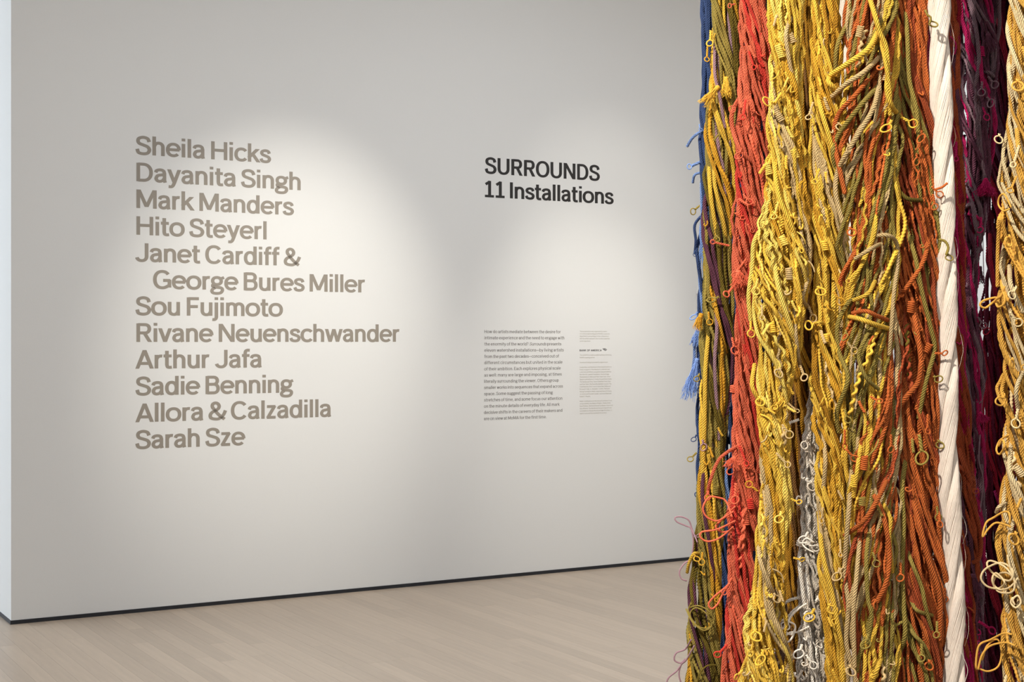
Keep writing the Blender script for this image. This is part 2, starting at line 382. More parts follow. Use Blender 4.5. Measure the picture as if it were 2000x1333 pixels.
def glyph(ch, wt, q, shear=0):
    key = (ch, wt, q, shear)
    if key in _gc: return _gc[key]
    TV, TH_ = wt; V = []; Fs = []
    lo, hi = 1e9, -1e9
    for si, st in enumerate(GL[ch][1]):
        P = np.array(path_pts(st, q)); n = len(P)
        closed = n > 4 and np.hypot(*(P[0] - P[-1])) < .5
        if closed: P = P[:-1]; n -= 1
        diag = n == 2 and abs(P[0][0] - P[1][0]) > 2 and abs(P[0][1] - P[1][1]) > 20
        b = len(V); L = []; R = []
        for i in range(n):
            if closed: d = P[(i + 1) % n] - P[i - 1]; d1 = d2 = d
            else: d = P[min(i + 1, n - 1)] - P[max(i - 1, 0)]
            d = d / (np.hypot(*d) + 1e-9)
            hw = .5 * math.hypot(TV * d[1], TH_ * d[0])
            if ch in 'aegs' and wt[0] > 14: hw *= .97
            if diag: off = np.array([hw / abs(d[1]), 0]) * (1 if d[1] > 0 else -1) * -1
            else: off = np.array([-d[1], d[0]]) * hw
            L.append(P[i] + off); R.append(P[i] - off)
        for l, r in zip(L, R): V += [(l[0], l[1], si), (r[0], r[1], si)]
        m = n if closed else n - 1
        for i in range(m):
            a, c = b + 2 * i, b + 2 * ((i + 1) % n)
            Fs.append((a, a + 1, c + 1, c))
        lo = min(lo, min(v[0] for v in V[b:])); hi = max(hi, max(v[0] for v in V[b:]))
    if not V: lo, hi = 0, GL[ch][0]
    V = [(v[0] + shear * v[1], v[1], v[2]) for v in V]
    _gc[key] = (V, Fs, lo, hi); return _gc[key]
def slab(V, Fs, sx, sy, dep, side=True):
    """stroke quads -> thin raised pieces; local x along the wall, y up, z towards the room"""
    n = len(V); VV = [(v[0] * sx, v[1] * sy, dep + v[2] * 4e-5) for v in V]; FF = []
    for f in Fs:
        p = [V[i] for i in f]
        ar = sum(p[i][0] * p[(i + 1) % 4][1] - p[(i + 1) % 4][0] * p[i][1] for i in range(4))
        FF.append(f if ar > 0 else f[::-1])
    if side:
        VV += [(v[0] * sx, v[1] * sy, 0) for v in V]
        edges = {}
        for f in FF:
            for i in range(4):
                a, b = f[i], f[(i + 1) % 4]
                if (b, a) in edges: del edges[(b, a)]
                else: edges[(a, b)] = 1
        FF += [(b, a, a + n, b + n) for a, b in edges]
    return VV, FF
LROT = Matrix(((U[0], 0, -N[0], 0), (U[1], 0, -N[1], 0), (0, 1, 0, 0), (0, 0, 0, 1)))
def line_layout(text, wt, track, q, ital=None):
    x = 0; out = []; it = False
    for ch in text:
        if ch == '_': it = not it; continue
        V, Fs, lo, hi = glyph(ch, wt, q, .18 if it else 0)
        out.append((ch, x, V, Fs, lo, hi)); x += GL[ch][0] + track
    a = out[0][1] + out[0][4]; b = out[-1][1] + out[-1][5]
    return out, a, b
def wall_line(parent, text, pxl, pxr, py, cap_px, wt, m, track=0, q=True, letters=True, at_px=None, dep=.0009, side=True):
    """text from pxl to pxr on the partition, baseline at py (read at pixel column at_px or pxl)"""
    sL, sR = wall_s(pxl), wall_s(pxr)
    s0, z = wall_pt(at_px or pxl, py); Y = P0[1] + s0 * U[1]
    cap = cap_px / F * Y
    sy = cap / 100; des = wt
    for _ in range(2):
        lay, a, b = line_layout(text, wt, track, q)
        k = (sR - sL) / (b - a); wt = (round(des[0] * sy / k, 2), des[1])
    lay, a, b = line_layout(text, wt, track, q); k = (sR - sL) / (b - a)
    base = None
    parts = []
    for ch, x, V, Fs, lo, hi in lay:
        if not Fs: continue
        x0 = sL + (x - a) * k
        if letters:
            key = (id(m), ch, round(k, 6), wt)
            if key not in _lm:
                v, f = slab(V, Fs, k, sy, dep); _lm[key] = mesh('letter', v, f, m)
            o = link('letter', _lm[key], parent)
            o.matrix_world = Matrix.Translation((*W2(x0, 0), z)) @ LROT
            pl = parent.location; o.location = Vector((*W2(x0, 0), z)) - pl
        else:
            v, f = slab(V, Fs, k, sy, dep, side)
            parts.append(([(p[0] + x0 - sL, p[1], p[2]) for p in v], f))
    if not letters:
        o = link('text_line', mesh('text_line', *join(parts), m), parent)
        o.matrix_world = LROT.copy(); o.location = Vector((*W2(sL, 0), z)) - parent.location
    return
_lm = {}
BOLD = (20.2, 15.8); MED = (21, 15); REG = (12.0, 9.2); LITE = (11, 9)
NAMES = [('Sheila Hicks', 264.4, 529.4, 'topmost line of the name list'),
 ('Dayanita Singh', 266.4, 587.2, 'second line from the top of the list'),
 ('Mark Manders', 266.4, 574.1, 'third line, both words starting with M'),
 ('Hito Steyerl', 266.4, 520.7, 'fourth line from the top of the list'),
 ('Janet Cardiff &', 264.0, 588.0, 'the line ending with an ampersand'),
 ('George Bures Miller', 298.9, 712.7, 'the only indented line'),
 ('Sou Fujimoto', 264.4, 552.6, 'line just below the indented one'),
 ('Rivane Neuenschwander', 266.4, 780.0, 'the longest line'),
 ('Arthur Jafa', 264.2, 511.2, 'line just below the longest one'),
 ('Sadie Benning', 264.4, 573.5, 'third line from the bottom of the list'),
 ('Allora & Calzadilla', 264.2, 646.6, 'line with an ampersand between two words'),
 ('Sarah Sze', 264.2, 479.3, 'bottom line and shortest of the list')]
for i, (t, l, r, d) in enumerate(NAMES):
    py = 301.6 + 52.37 * i; s, z = wall_pt(l, py)
    e_ = empty('wall_lettering', (*W2(s, 0), z), 'taupe wall lettering, ' + d, 'lettering', 'lines of the name list')
    wall_line(e_, t, l, r, py, 36.2, BOLD, M_TAUPE, at_px=266, track=-2.5)
for t, l, r, py, at, d in (('SURROUNDS', 946.9, 1171.5, 342.2, 998, 'bold black capitals, upper line of the title on the white wall'),
                           ('11 Installations', 946.9, 1198.4, 387.7, 998, 'bold black lettering, lower line of the title, starting with a number')):
    s, z = wall_pt(l, py); e_ = empty('wall_title', (*W2(s, 0), z), d, 'lettering', 'black title lines')
    wall_line(e_, t, l, r, py, 31.4, MED, M_INK, at_px=at, track=1 if t[0] == 'S' else -1.5)
BODY = ["How do artists mediate between the desire for", "intimate experience and the need to engage with", "the enormity of the world? _Surrounds_ presents",
 "eleven watershed installations\u2014by living artists", "from the past two decades\u2014conceived out of", "different circumstances but united in the scale",
 "of their ambition. Each explores physical scale", "as well: many are large and imposing, at times", "literally surrounding the viewer. Others group",
 "smaller works into sequences that expand across", "space. Some suggest the passing of long", "stretches of time, and some focus our attention",
 "on the minute details of everyday life. All mark", "decisive shifts in the careers of their makers and", "are on view at MoMA for the first time."]
BR = [1098, 1147, 1107, 1138, 1077, 1122, 1100, 1112, 1073, 1128, 997, 1120, 1085, 1120, 913]
e_ = empty('wall_text', (*W2(wall_s(946), 0), 1.5), 'paragraph of small dark grey text in fifteen lines, below the black title', 'wall text')
for i, (t, r) in enumerate(zip(BODY, BR)):
    wall_line(e_, t, 946.2 - i * .08, 930 + r / 6.663, 651 + 12.17 * i, 6.2, REG, M_TEXT, q=False, letters=False, dep=.0007, side=False)
CR = [(648.8, 4.73, ["This presentation was organized by a team", "of curators representing all of MoMA's curatorial", "departments and working in close collaboration",
   "with the artists and each other to share expertise", "and perspectives."], [1185.3, 1190.4, 1188.7, 1190.7, 1153.2]),
 (695.2, 4.9, ["The exhibition is made possible by Bank of America,", "MoMA's opening partner."], [1194.6, 1161.9]),
 (709.6, 4.8, ["Generous funding is provided by Agnes Gund."], [1187]),
 (718.9, 4.78, ["Leadership contributions to the Annual Exhibition", "Fund, in support of the Museum's collection and", "collection exhibitions, are generously provided by",
   "the Kate W. Cassidy Foundation, Sue and Edgar", "Wachenheim III, Mimi and Peter Haas Fund, Jerry I.", "Speyer and Katherine G. Farley, Eva and Glenn Dubin,",
   "The Sandra and Tony Tamer Exhibition Fund, Alice", "and Tom Tisch, The David Rockefeller Council, The", "Contemporary Arts Council, Anne Dias, Kathy and",
   "Richard S. Fuld, Jr., Kenneth C. Griffin, The Keith", "Haring Foundation, Marie-Josee and Henry R. Kravis,", "Jo Carole and Ronald S. Lauder, and Anna Marie and", "Robert F. Shapiro."],
   [1110 + v / 11.11 for v in (935, 897, 930, 890, 920, 942, 920, 932, 912, 897, 938, 930, 478)]),
 (785.5, 4.77, ["Major contributions to the Annual Exhibition Fund", "are provided by the Estate of Ralph L. Riehle, Emily", "Rauh Pulitzer, Brett and Daniel Sundheim, Karen and",
   "Gary Winnick, The Marella and Giovanni Agnelli Fund", "for Exhibitions, Clarissa Alcock and Edgar Bronfman, Jr.,", "Agnes Gund, and Oya and Bulent Eczacibasi."],
   [1110 + v / 11.11 for v in (942, 915, 962, 932, 952, 832)])]
cl = ['uppermost block of five tiny pale lines, right of the paragraph', 'block of two tiny pale lines just below the black bank logo', 'single tiny pale line between two blocks of the right column',
      'longest block of tiny pale lines in the right column', 'lowest block of tiny pale lines in the right column']
for (py, sp, ls, rs), d in zip(CR, cl):
    e_ = empty('credit_text', (*W2(wall_s(1132), 0), wall_pt(1132, py)[1]), d, 'wall text', 'credit text blocks')
    for i, (t, r) in enumerate(zip(ls, rs)):
        wall_line(e_, t, 1132.2, r, py + sp * i, 2.5, LITE, M_CRED, q=False, letters=False, dep=.0007, side=False)
e_ = empty('sponsor_logo', (*W2(wall_s(1132.1), 0), wall_pt(1132.1, 686.6)[1]), 'small black spaced capitals with a striped flag emblem, in the right text column', 'logo')
wall_line(e_, 'BANK OF AMERICA', 1132.1, 1174.8, 686.6, 3.5, (17, 15), M_INK, q=False, letters=False, track=10, dep=.0008)
# emblem: slanted bars crossing
parts = []
s0, z0 = wall_pt(1176.0, 686.2); s1, z1 = wall_pt(1185.3, 680.2); ew, eh = s1 - s0, z1 - z0
def bar(x0, y0, x1, y1, t):
    return ([((x0) * ew, (y0) * eh, .0008), ((x0 + t) * ew, (y0 - t * .5) * eh, .0008), ((x1 + t) * ew, (y1 - t * .5) * eh, .0008), (x1 * ew, y1 * eh, .0008)], [(0, 1, 2, 3)])
for k in range(4): parts.append(bar(.18 + .12 * k, .52 - .15 * k, .60 + .12 * k, .98 - .15 * k, .09))
for k in range(3): parts.append(bar(.0 + .1 * k, .72 - .14 * k, .26 + .1 * k, .98 - .14 * k, .06))
o = link('emblem', mesh('emblem', *join(parts), M_INK), e_); o.matrix_world = LROT.copy(); o.location = Vector((*W2(s0, 0), z0)) - e_.location

# ------------------------------------------------------------------ yarn
rs = np.random.RandomState(11)
def unit(a): return a / (np.linalg.norm(a, axis=-1, keepdims=True) + 1e-12)
def sweep(P, r, pitch=.021, lobes=3, depth=.30, nv=6, ref=(0, 1, 0), phase=0., lobefac=None, hand=1):
    """tube along P with plies twisted round it; returns V, quads"""
    P = np.asarray(P, float); n = len(P)
    T = unit(np.gradient(P, axis=0)); ref = np.asarray(ref, float)
    Nn = unit(ref - (T @ ref)[:, None] * T); B = np.cross(T, Nn)
    s = np.concatenate([[0], np.cumsum(np.linalg.norm(np.diff(P, axis=0), axis=1))])
    th = phase + hand * 2 * PI * s / pitch if pitch else np.zeros(n)
    lf = np.ones(n) if lobefac is None else lobefac
    if lobefac is not None:
        ds = np.gradient(s); th = phase + hand * np.cumsum(2 * PI * ds / pitch * (lf > .01))
    k = np.arange(nv) * 2 * PI / nv
    prof = (1 - depth * lf[:, None] * (.5 - .5 * np.cos(lobes * k)[None, :])) if lobes else np.ones((n, nv))
    a = th[:, None] + k[None, :]
    rr = (np.asarray(r) * np.ones(n))[:, None] * prof
    V = P[:, None, :] + rr[..., None] * (np.cos(a)[..., None] * Nn[:, None, :] + np.sin(a)[..., None] * B[:, None, :])
    i = np.arange(n - 1)[:, None] * nv; j = np.arange(nv)[None, :]; j2 = (j + 1) % nv
    Q = np.stack([i + j, i + j2, i + nv + j2, i + nv + j], -1).reshape(-1, 4)
    return V.reshape(-1, 3), Q
def transport(P):
    """returns P with parallel frames sweep for loops (no twist lobes)"""
    T = unit(np.gradient(P, axis=0)); n = len(P)
    v = np.cross(T[0], (0.3, .9, .2)); v /= np.linalg.norm(v); Ns = [v]
    for i in range(1, n):
        v = Ns[-1] - T[i] * np.dot(T[i], Ns[-1]); Ns.append(v / (np.linalg.norm(v) + 1e-9))
    return T, np.array(Ns)
def tube(P, r, nv=6, lobes=0, pitch=0, depth=.25):
    P = np.asarray(P, float); T, Nn = transport(P); B = np.cross(T, Nn); n = len(P)
    k = np.arange(nv) * 2 * PI / nv
    s = np.concatenate([[0], np.cumsum(np.linalg.norm(np.diff(P, axis=0), axis=1))])
    a = k[None, :] + (2 * PI * s / pitch if pitch else np.zeros(n))[:, None]
    prof = (1 - depth * (.5 - .5 * np.cos(lobes * k)))[None, :] if lobes else 1
    rr = (np.asarray(r) * np.ones(n))[:, None] * prof * np.ones((n, nv))
    V = P[:, None, :] + rr[..., None] * (np.cos(a)[..., None] * Nn[:, None, :] + np.sin(a)[..., None] * B[:, None, :])
    i = np.arange(n - 1)[:, None] * nv; j = np.arange(nv)[None, :]; j2 = (j + 1) % nv
    Q = np.stack([i + j, i + j2, i + nv + j2, i + nv + j], -1).reshape(-1, 4)
    V = V.reshape(-1, 3)
    # rounded ends
    V = np.concatenate([V, [P[0] - T[0] * rr[0, 0] * .6], [P[-1] + T[-1] * rr[-1, 0] * .6]])
    a0, a1 = len(V) - 2, len(V) - 1; jj = np.arange(nv); jn = (jj + 1) % nv; e0 = (n - 1) * nv
    Q = np.concatenate([Q, np.stack([jn, jj, np.full(nv, a0), np.full(nv, a0)], -1), np.stack([e0 + jj, e0 + jn, np.full(nv, a1), np.full(nv, a1)], -1)])
    return V, Q
def fixq(V, Q):
    q4 = Q[Q[:, 2] != Q[:, 3]]; q3 = Q[Q[:, 2] == Q[:, 3]][:, :3]
    return V, [tuple(map(int, q)) for q in q4] + [tuple(map(int, q)) for q in q3]
def rope_uv(P, nv, closed=False):
    n = len(P); s = np.concatenate([[0], np.cumsum(np.linalg.norm(np.diff(P, axis=0), axis=1))])
    i = np.arange(n - 1)[:, None] + 0 * np.arange(nv)[None, :]; j = np.arange(nv)[None, :] + 0 * i
    u = np.stack([s[i], s[i], s[i + 1], s[i + 1]], -1); v = np.stack([j, j + 1, j + 1, j], -1) / nv
    return np.stack([u, v], -1).reshape(-1, 2)
def cat(parts):
    V = []; Q = []; b = 0
    for v, q in parts: V.append(v); Q.append(q + b); b += len(v)
    return np.concatenate(V), np.concatenate(Q)
def wob(z, amp, wl, fs=(1, 1.9, 3.1)):
    out = 0
    for f in fs: out = out + amp / f * np.sin(2 * PI * z * f / wl + rs.rand() * 2 * PI)
    return out * .8

BUN = {}
def bundle(key, label, L, R, Y, colors, n, tw, r=.0052, mess=1., crimp=0., inner=.45, ratio=.9, arc=1.85, pitch=.021, detail=True, crimp_share=.5, core=6, cat_='yarn bundle', name='yarn_bundle'):
    """L, R: [(py, px)] outline; tw: rad/m the cords turn round the bundle; colours come in hanks"""
    half = .2364 * Y + .07
    zlo, zhi = EYE - half, EYE + half
    yl, xl = zip(*L); yr, xr = zip(*R)
    def ctr(z):
        py = 666.5 - (z - EYE) * F / Y
        a = np.interp(py, yl, xl); b = np.interp(py, yr, xr)
        # smooth the outline a little
        return ((a + b) / 2 - 1000) / F * Y, (b - a) / 2 / F * Y
    c0, _ = ctr(np.array([0.3]))
    n = int(n * 1.22)
    root = empty(name, (float(c0[0]), Y, 0), label, cat_, 'hanging yarn bundles')
    BUN[key] = (root, Y, ctr)
    step = .0046 if detail else .02
    zd = np.arange(zhi, zlo, -step)
    ztop = np.arange(CEIL - .002, zhi, -.09); zbot = np.concatenate([np.arange(zlo - .03, .05, -.09), [.012]])
    z = np.concatenate([ztop, zd, zbot]); dm = np.concatenate([ztop * 0, zd * 0 + 1, zbot * 0])
    cx, hw = ctr(z); ker = max(3, int(.05 / step)); 
    k = np.ones(ker) / ker
    def sm(a):
        b = a.copy(); seg = a[len(ztop):len(ztop) + len(zd)]
        b[len(ztop):len(ztop) + len(zd)] = np.convolve(np.pad(seg, (ker // 2, ker - 1 - ker // 2), 'edge'), k, 'valid'); return b
    cx, hw = sm(cx), sm(hw)
    seq = []; hk = []
    acc = {c: rs.rand() * .6 for c, _ in colors}; tot = sum(q[1] for q in colors)
    while len(seq) < n * 2:
        for c, wgt in colors: acc[c] += wgt / tot
        c = max(acc, key=acc.get); acc[c] -= 1
        m_ = rs.randint(2, 5); seq += [c] * m_
        hk += [(wob(z, .26 * mess, .62, (1, 1.7)), wob(z, .11 * mess, .45, (1, 1.6)))] * m_
    kind_ = rs.rand(int(n * (1 + inner)) + 1)
    for i in range(int(n * (1 + inner))):
        inn = i >= n
        ph = 2 * PI * i / n + rs.randn() * .12 if not inn else rs.rand() * 2 * PI
        rho0 = (1.0 + rs.randn() * .05) if not inn else .68
        phi = ph - tw * (z - EYE) + hk[i % len(hk)][0] + wob(z, .07 * mess, .5, (1, 2)) + wob(z, .025 * mess, .16, (1,))
        rho = rho0 + hk[i % len(hk)][1] + wob(z, .04 * mess, .33) * (1 if not inn else 1.6)
        wr_ = np.abs((phi + PI) % (2 * PI) - PI); rho = rho * (.70 + .30 * np.clip((arc - wr_) / .45, 0, 1) ** .7)
        rr = r * .86 * rs.uniform(.8, 1.16)
        a = np.maximum(hw - rr, .004); b = np.maximum(a * ratio, .02)
        x = cx + a * rho * np.sin(phi); y = Y - b * rho * np.cos(phi)
        x = x + wob(z, .0010 * mess, .11, (1, 1.8)) * dm; y = y + wob(z, .0026 * mess, .12, (1, 1.7)) * dm
        if crimp and rs.rand() < crimp_share:
            rr *= .8; wl = rs.uniform(.024, .042); p0 = rs.rand() * 6.28; am = crimp * rs.uniform(.6, 1.3) * (.5 + .5 * np.sin(z * rs.uniform(5, 12) + p0)) * dm
            x = x + am * np.cos(2 * PI * z / wl + p0); y = y + am * np.sin(2 * PI * z / wl + p0)
        P = np.stack([x - root.location.x, y - Y, z], -1)
        # keep only stretches that can be seen from the front and a step to either side
        wrapped = (phi + PI) % (2 * PI) - PI
        on = (np.abs(wrapped) < arc)
        j = 0; N_ = len(z)
        while j < N_:
            if not on[j]: j += 1; continue
            e2 = j
            while e2 < N_ and on[e2]: e2 += 1
            if e2 - j > 4:
                if detail and kind_[i] < .16:        # cords laid from three thick plies
                    q = P[j:e2]; t_ = np.arange(0, len(q) - 1.01, .58); f_ = t_ - t_.astype(int); q = q[t_.astype(int)] * (1 - f_[:, None]) + q[t_.astype(int) + 1] * f_[:, None]
                    V, Q = sweep(q, rr * 1.05, .024, 3, .36, 6, phase=rs.rand() * 6, lobefac=dm[j:e2][t_.astype(int)])
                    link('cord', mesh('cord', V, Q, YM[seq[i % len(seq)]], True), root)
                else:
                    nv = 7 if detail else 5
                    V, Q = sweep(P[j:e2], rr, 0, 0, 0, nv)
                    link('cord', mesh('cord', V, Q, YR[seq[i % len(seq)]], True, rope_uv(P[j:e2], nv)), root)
            j = e2
    # plain cords filling the heart of the bundle
    zc = np.arange(CEIL - .01, .0, -.11); cxc, hwc = ctr(zc); hm = np.minimum(hwc, .09)
    for i in range(core):
        a0 = 2 * PI * i / core; rr = np.maximum(hm * .15, .005)
        x = cxc + hm * .34 * np.sin(a0 + tw * .5 * zc) + wob(zc, .002, .3); y = Y - hm * ratio * .22 * np.cos(a0 + tw * .5 * zc)
        P = np.stack([x - root.location.x, y - Y, zc], -1); V, Q = sweep(P, rr, 0, 0, 0, 7)
        link('inner_cord', mesh('inner_cord', V, Q, YR[colors[0][0]], True, rope_uv(P, 7)), root)
    return root
def pts(*a): return list(a)

bundle('blue', 'blue bundle of cords at the far left, behind the olive one', pts((0, 1368), (200, 1366), (330, 1364), (560, 1360), (700, 1357), (900, 1360), (1100, 1366), (1333, 1375)),
       pts((0, 1452), (400, 1448), (700, 1440), (1000, 1438), (1333, 1432)), 3.82, [('blue', 5), ('litblue', .25)], 26, 3, mess=.8, inner=.2)
bundle('olive', 'olive and mustard bundle with lavender strands, between the blue and the coral bundles', pts((0, 1388), (150, 1386), (250, 1374), (420, 1372), (550, 1372), (667, 1364), (900, 1362), (1100, 1352), (1200, 1342), (1333, 1336)),
       pts((0, 1448), (330, 1440), (500, 1428), (667, 1432), (900, 1418), (1100, 1412), (1333, 1408)), 3.48, [('olive', 6), ('gold', 2.4), ('yellow', 1.6), ('lavender', .7), ('plum', .9), ('darkolive', 2.4)], 28, 7, mess=1.1)
bundle('coral', 'coral red bundle of twisted cords left of the bright yellow one', pts((0, 1446), (100, 1444), (200, 1432), (330, 1436), (430, 1428), (560, 1432), (700, 1434), (900, 1430), (1000, 1418), (1200, 1418), (1333, 1404)),
       pts((0, 1508), (200, 1508), (400, 1496), (600, 1482), (800, 1488), (900, 1492), (1100, 1484), (1333, 1474)), 3.32, [('coral', 6), ('red', 1.2)], 26, 8.5, mess=1.2, crimp=.0012)
bundle('ochre', 'brown and ochre bundle set deep between the two yellow ones', pts((0, 1548), (400, 1545), (800, 1536), (1333, 1530)), pts((0, 1606), (600, 1606), (1333, 1600)),
       3.66, [('ochre', 3), ('brown', 3), ('gold', .5)], 20, 4, mess=1.2)
bundle('yellow', 'broad crinkled bright yellow bundle right of the coral one', pts((0, 1502), (150, 1500), (250, 1494), (400, 1486), (520, 1470), (620, 1464), (720, 1474), (850, 1484), (1000, 1482), (1150, 1464), (1250, 1448), (1333, 1442)),
       pts((0, 1572), (150, 1566), (400, 1572), (560, 1578), (700, 1560), (800, 1545), (900, 1538), (1000, 1544), (1150, 1530), (1250, 1534), (1333, 1546)), 3.16,
       [('yellow', 6), ('lemon', 3), ('beige', 1.3), ('gold', 1)], 34, 7, mess=1.6, crimp=.0030, crimp_share=.6)
bundle('white', 'off-white curly bundle low between the two yellow ones', pts((0, 1600), (680, 1592), (800, 1574), (950, 1562), (1100, 1560), (1333, 1556)), pts((0, 1612), (680, 1606), (800, 1606), (1333, 1622)),
       3.22, [('offwhite', 3), ('white', 4)], 24, 4, r=.0040, mess=1.6, crimp=.0034, crimp_share=.8)
bundle('yellow_two', 'narrower yellow bundle with beige strands, left of the mixed one', pts((0, 1586), (300, 1580), (500, 1584), (650, 1582), (800, 1588), (1000, 1594), (1200, 1602), (1333, 1614)),
       pts((0, 1642), (300, 1650), (600, 1662), (1000, 1656), (1333, 1660)), 3.17, [('yellow', 4), ('gold', 2.5), ('beige', 1.3), ('ochre', .8)], 26, 7, mess=1.5, crimp=.0022)
bundle('mixed', 'mixed bundle of orange, olive, yellow and beige cords, left of the orange one', pts((0, 1650), (200, 1645), (330, 1640), (600, 1642), (800, 1644), (1000, 1650), (1333, 1662)),
       pts((0, 1756), (300, 1752), (600, 1755), (1000, 1756), (1333, 1752)), 3.14, [('orange', 3.6), ('olive', 3), ('yellow', 2.6), ('beige', 2.4), ('rust', 1)], 40, -4.5, mess=1.5, crimp=.0022, crimp_share=.35, ratio=.6)
bundle('orange', 'burnt orange bundle of cords left of the white silk hank', pts((0, 1746), (300, 1744), (600, 1748), (1000, 1752), (1333, 1750)),
       pts((0, 1812), (150, 1810), (300, 1822), (450, 1834), (600, 1838), (900, 1834), (1100, 1846), (1200, 1852), (1333, 1842)), 3.18, [('orange', 6), ('rust', 2), ('olive', 1)], 34, 5, mess=1.2, crimp=.0015, ratio=.8)
bundle('rust', 'rust and crimson bundle just right of the white silk hank', pts((0, 1852), (333, 1855), (700, 1852), (1000, 1862), (1333, 1872)),
       pts((0, 1874), (200, 1872), (400, 1884), (700, 1886), (900, 1902), (1100, 1912), (1333, 1908)), 3.50, [('rust', 5), ('crimson', 2), ('magenta', 1), ('plum', 1)], 22, 6, mess=1.5)
bundle('plum', 'plum, mauve and magenta bundle, left of the narrow bright gap', pts((0, 1866), (333, 1868), (700, 1868), (1000, 1874), (1333, 1882)),
       pts((0, 1950), (200, 1946), (330, 1940), (420, 1926), (520, 1912), (600, 1908), (700, 1922), (900, 1922), (1100, 1923), (1333, 1924)), 3.68, [('plum', 5), ('mauve', 3), ('magenta', 3)], 32, 6, mess=1.4, crimp=.0012)
bundle('maroon', 'very dark maroon bundle, right of the narrow bright gap', pts((0, 1924), (200, 1922), (330, 1918), (400, 1921), (450, 1924), (560, 1922), (640, 1908), (1000, 1904), (1333, 1906)),
       pts((0, 2000), (500, 1990), (1333, 1985)), 4.05, [('maroon', 5), ('crimson', 2.4), ('plum', .6)], 30, 4, mess=.9)
bundle('goldcream', 'gold and cream bundle nearest the right edge of the picture', pts((0, 1966), (100, 1970), (250, 1958), (350, 1946), (500, 1950), (650, 1944), (800, 1956), (1000, 1958), (1100, 1950), (1200, 1952), (1333, 1962)),
       pts((0, 2090), (600, 2090), (1333, 2090)), 3.02, [('goldtan', 7), ('cream', 3)], 44, 5.5, mess=1.1, crimp=.0018, crimp_share=.35, ratio=.8)
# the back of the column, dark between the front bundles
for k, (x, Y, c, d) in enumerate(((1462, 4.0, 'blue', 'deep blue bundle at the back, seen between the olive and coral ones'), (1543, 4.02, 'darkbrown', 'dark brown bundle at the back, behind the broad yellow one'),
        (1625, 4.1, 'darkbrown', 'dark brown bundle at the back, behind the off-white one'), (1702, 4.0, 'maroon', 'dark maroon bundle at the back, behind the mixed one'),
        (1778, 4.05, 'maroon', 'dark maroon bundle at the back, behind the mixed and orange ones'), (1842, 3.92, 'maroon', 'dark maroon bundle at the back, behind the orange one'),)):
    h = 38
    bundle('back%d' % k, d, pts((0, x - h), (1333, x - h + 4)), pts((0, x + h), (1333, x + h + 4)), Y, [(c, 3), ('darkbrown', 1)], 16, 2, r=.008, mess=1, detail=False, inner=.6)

# ---- silk hanks: three big plies of fine threads
def hank(key, label, cpts, R, Y, m, turns, zr=None, loose=14):
    py, px = zip(*cpts)
    root = empty('silk_hank', ((px[-1] - 1000) / F * Y, Y, 0), label, 'silk hank', 'hanging yarn bundles'); BUN[key] = (root, Y, None)
    z = np.concatenate([np.arange(CEIL, 2.5, -.08), np.arange(2.5, .5, -.03), np.arange(.49, .02, -.08)])
    cx = (np.interp(666.5 - (z - EYE) * F / Y, py, px) - 1000) / F * Y
    ns = max(3, 9); cx = np.convolve(np.pad(cx, 4, 'edge'), np.ones(9) / 9, 'valid')
    for p in range(2):
        a = PI * p + turns * 2 * PI * z + .5
        wv = 1 + .10 * np.sin(z * 2 * PI / .222 + p * .6) + .03 * np.sin(z * 23)
        C = np.stack([cx - root.location.x + np.sin(a) * R * .42, -np.cos(a) * R * .42, z], -1)
        ra = np.stack([np.sin(a), -np.cos(a), 0 * z], -1); ta = np.stack([np.cos(a), np.sin(a), 0 * z], -1)
        parts = []
        nf = 84
        for k in range(nf):
            b = 2 * PI * k / nf - turns * .8 * z + rs.randn() * .05 + wob(z, .05, .2)
            P = C + ra * (R * .50 * np.cos(b) * wv)[:, None] + ta * (R * .80 * np.sin(b) * wv)[:, None]
            parts.append(sweep(P, R * .056 * rs.uniform(.8, 1.15), 0, 0, 0, 4))
        kb = np.arange(25) * 2 * PI / 24
        G = C[:, None] + ra[:, None] * (R * .475 * np.cos(kb) * wv[:, None])[..., None] + ta[:, None] * (R * .775 * np.sin(kb) * wv[:, None])[..., None]
        gi = np.arange(len(z) - 1)[:, None] * 25 + np.arange(24)[None]
        parts.append((G.reshape(-1, 3), np.stack([gi, gi + 1, gi + 26, gi + 25], -1).reshape(-1, 4)))
        V, Q = cat(parts); link('ply', mesh('ply', V, Q, m, True), root, kind='stuff')
    for k in range(loose):
        zc = rs.uniform(.75, 2.25); L = rs.uniform(.03, .11); t = np.linspace(0, 1, 24); zz_ = zc - L * t
        side = rs.choice([-1, 1, 1]); c = (np.interp(666.5 - (zz_ - EYE) * F / Y, py, px) - 1000) / F * Y
        x = c - root.location.x + side * (R * .93 + np.sin(PI * t) * rs.uniform(.003, .012)); y = -R * .15 + wob(zz_, .002, .05)
        V, Q = fixq(*tube(np.stack([x, y, zz_], -1), .00035, 4)); link('thread', mesh('thread', V, Q, m, True), root)
    return root
hank('silk', 'smooth white silk hank twisted like a rope, right of the orange bundle', [(0, 1834), (150, 1836), (330, 1842), (480, 1845), (600, 1849), (800, 1849), (950, 1851), (1100, 1862), (1333, 1864)], .0240, 3.165, YM['silk'], 2.25)
hank('silk_back', 'silvery white hank glimpsed deep between the narrow yellow and mixed bundles', [(0, 1645), (1333, 1655)], .022, 3.58, YM['silk'], 2.1, loose=0)

